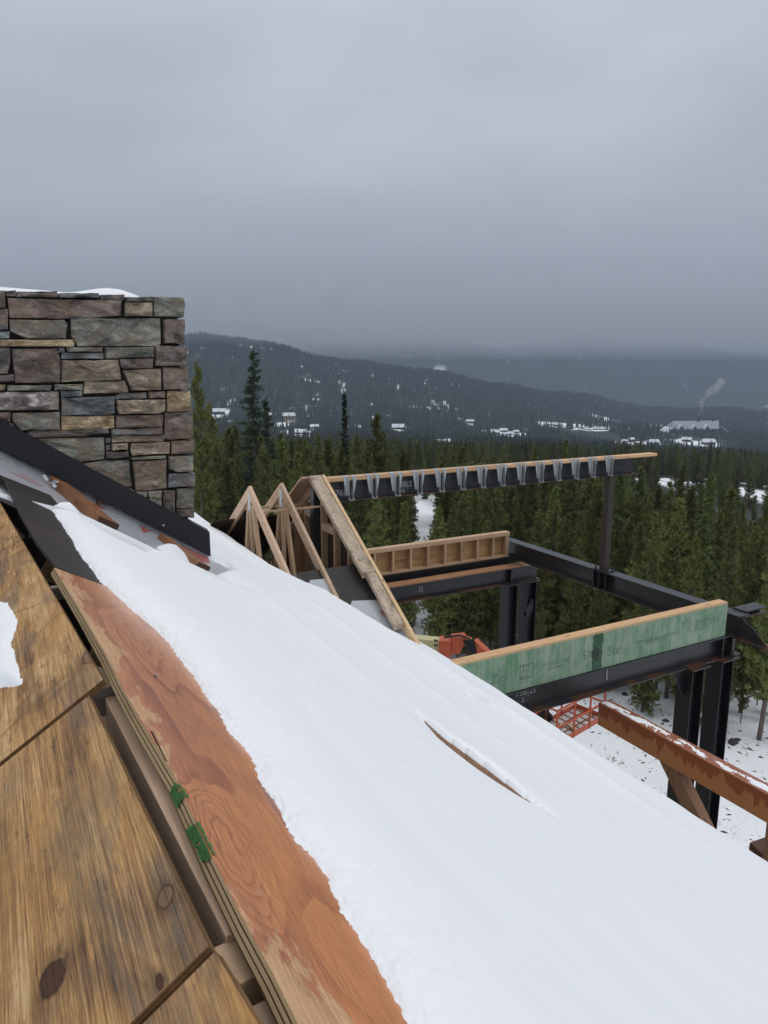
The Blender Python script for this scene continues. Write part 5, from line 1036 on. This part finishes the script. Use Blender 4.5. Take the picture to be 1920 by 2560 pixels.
# the lodge
p = terrain_hit(1732, 1088); d = math.hypot(p[0], p[1]); k = d/FPX; p = p + np.array((0, 0, 4*k))
lg = thing('lodge', 'large brown lodge with a long grey snowy roof and a smoking chimney', 'lodge', p, None, False); lg.rotation_euler = (0, 0, .12); ORG[lg.name] = (0, 0, 0)
w_, dp = 118*k, 34*k
part('wall', MB().box((-w_/2, -dp/2, -9*k), (w_/2, dp/2, 12*k)), WALLBR, lg)
part('roof', MB().prism([(-w_/2-3*k, -dp/2-3*k, 11.5*k), (-w_/2+8*k, 0, 29*k), (-w_/2-3*k, dp/2+3*k, 11.5*k)], (w_-6*k, 0, 0)), ROOFGREY, lg)
for i, x in enumerate((-40, -8, 22)):
    part('gable', MB().prism([((x-9)*k, -dp/2-4*k, 10*k), (x*k, -dp/2-4*k, 22*k), ((x+9)*k, -dp/2-4*k, 10*k)], (0, dp/2, 0)), ROOFSNOW, lg); part('gable_front', MB().prism([((x-7)*k, -dp/2-4.6*k, 9*k), (x*k, -dp/2-4.6*k, 19*k), ((x+7)*k, -dp/2-4.6*k, 9*k)], (0, .5*k, 0)), WALLBR, lg); part('gable_wall', MB().box(((x-7)*k, -dp/2-4.3*k, -9*k), ((x+7)*k, -dp/2-1*k, 10*k)), WALLBR, lg)
for i in range(16):
    for j in range(2): part('window', MB().box((-w_/2+(4+7*i)*k, -dp/2-.3, (1.5+5*j)*k), (-w_/2+(7.2+7*i)*k, -dp/2+.1, (4.4+5*j)*k)), GLASS, lg)
part('side_roof', MB().prism([(-w_/2-14*k, -dp/2-6*k, 4*k), (-w_/2-2*k, -dp/2, 14*k), (-w_/2-2*k, dp/2, 14*k), (-w_/2-14*k, dp/2, 4*k)], (0, 0, 2*k)), ROOFSNOW, lg); part('side_roof', MB().prism([(w_/2+14*k, -dp/2-6*k, 4*k), (w_/2+1*k, -dp/2, 14*k), (w_/2+1*k, dp/2, 14*k), (w_/2+14*k, dp/2, 4*k)], (0, 0, 2*k)), ROOFSNOW, lg)
part('chimney', MB().box((8*k, -3*k, 24*k), (12*k, 3*k, 37*k)), WALLBR, lg); part('chimney', MB().box((44*k, -2*k, 22*k), (48*k, 2*k, 33*k)), WALLBR, lg)
base = p + np.array((10*k*math.cos(.12), 10*k*math.sin(.12), 38*k))
bm = bmesh.new(); g = np.random.default_rng(4)
for t_ in np.linspace(0, 1, 26):
    if .52 < t_ < .62: continue
    c = base + np.array(((3*t_ + 40*t_**2.2 + 3*math.sin(t_*9))*k, 0, 78*t_*k)) + g.normal(0, 1.2*k*t_, 3); r_ = (1.5 + 9.0*t_)*k*g.uniform(.7, 1.15)
    m_ = bmesh.ops.create_icosphere(bm, subdivisions=2, radius=r_); 
    for v_ in m_['verts']: v_.co = v_.co*(1+.75*mnoise.noise(v_.co*(1.4/r_) + Vector((t_*9, 0, 0)))) + Vector(c-base)
me = bpy.data.meshes.new('smoke_plume'); bm.to_mesh(me); bm.free()
sm_ = bpy.data.materials.new('smoke'); sm_.use_nodes = True; t__ = sm_.node_tree; t__.nodes.clear(); oo = t__.nodes.new('ShaderNodeOutputMaterial'); vv = t__.nodes.new('ShaderNodeVolumePrincipled'); t__.links.new(vv.outputs[0], oo.inputs['Volume'])
vv.inputs['Density'].default_value = .055; vv.inputs['Color'].default_value = (.93, .94, .97, 1); me.materials.append(sm_)
o = link('smoke_plume', me); o.location = base; tag(o, 'white smoke rising from the lodge chimney and drifting right', 'smoke')
# tower crane
p = terrain_hit(736, 1064); d = math.hypot(p[0], p[1]); k = d/FPX
cr_ = thing('tower_crane', 'thin tower crane standing over the house under construction', 'crane', p, None, False); ORG[cr_.name] = (0, 0, 0); cs = plain('crane_steel', (.30, .30, .30), .6)
part('mast', MB().box((-.45*k, -.45*k, -3), (.45*k, .45*k, 46*k)), cs, cr_); part('jib', MB().bar((-12*k, 0, 44*k), (66*k, 0, 49*k), .8*k, 1.0*k), cs, cr_); part('counterweight', MB().box((-12*k, -1*k, 40*k), (-8*k, 1*k, 43*k)), cs, cr_); part('cab', MB().box((.5*k, -1*k, 40*k), (2.5*k, 1*k, 43*k)), cs, cr_); part('hook_line', MB().bar((40*k, 0, 46*k), (40*k, 0, 30*k), .2*k, .2*k, (1, 0, 0)), cs, cr_)
p = terrain_hit(1905, 1186); k = math.hypot(p[0], p[1])/FPX; o = solo('site_tank', MB().tube([p, p + np.array((0, 0, 12*k))], [4*k, 3.2*k], 10), plain('red_tank', (.25, .06, .05), .6), 'small red tank in the snowy clearing at the right edge', 'tank', tuple(p), house=False)
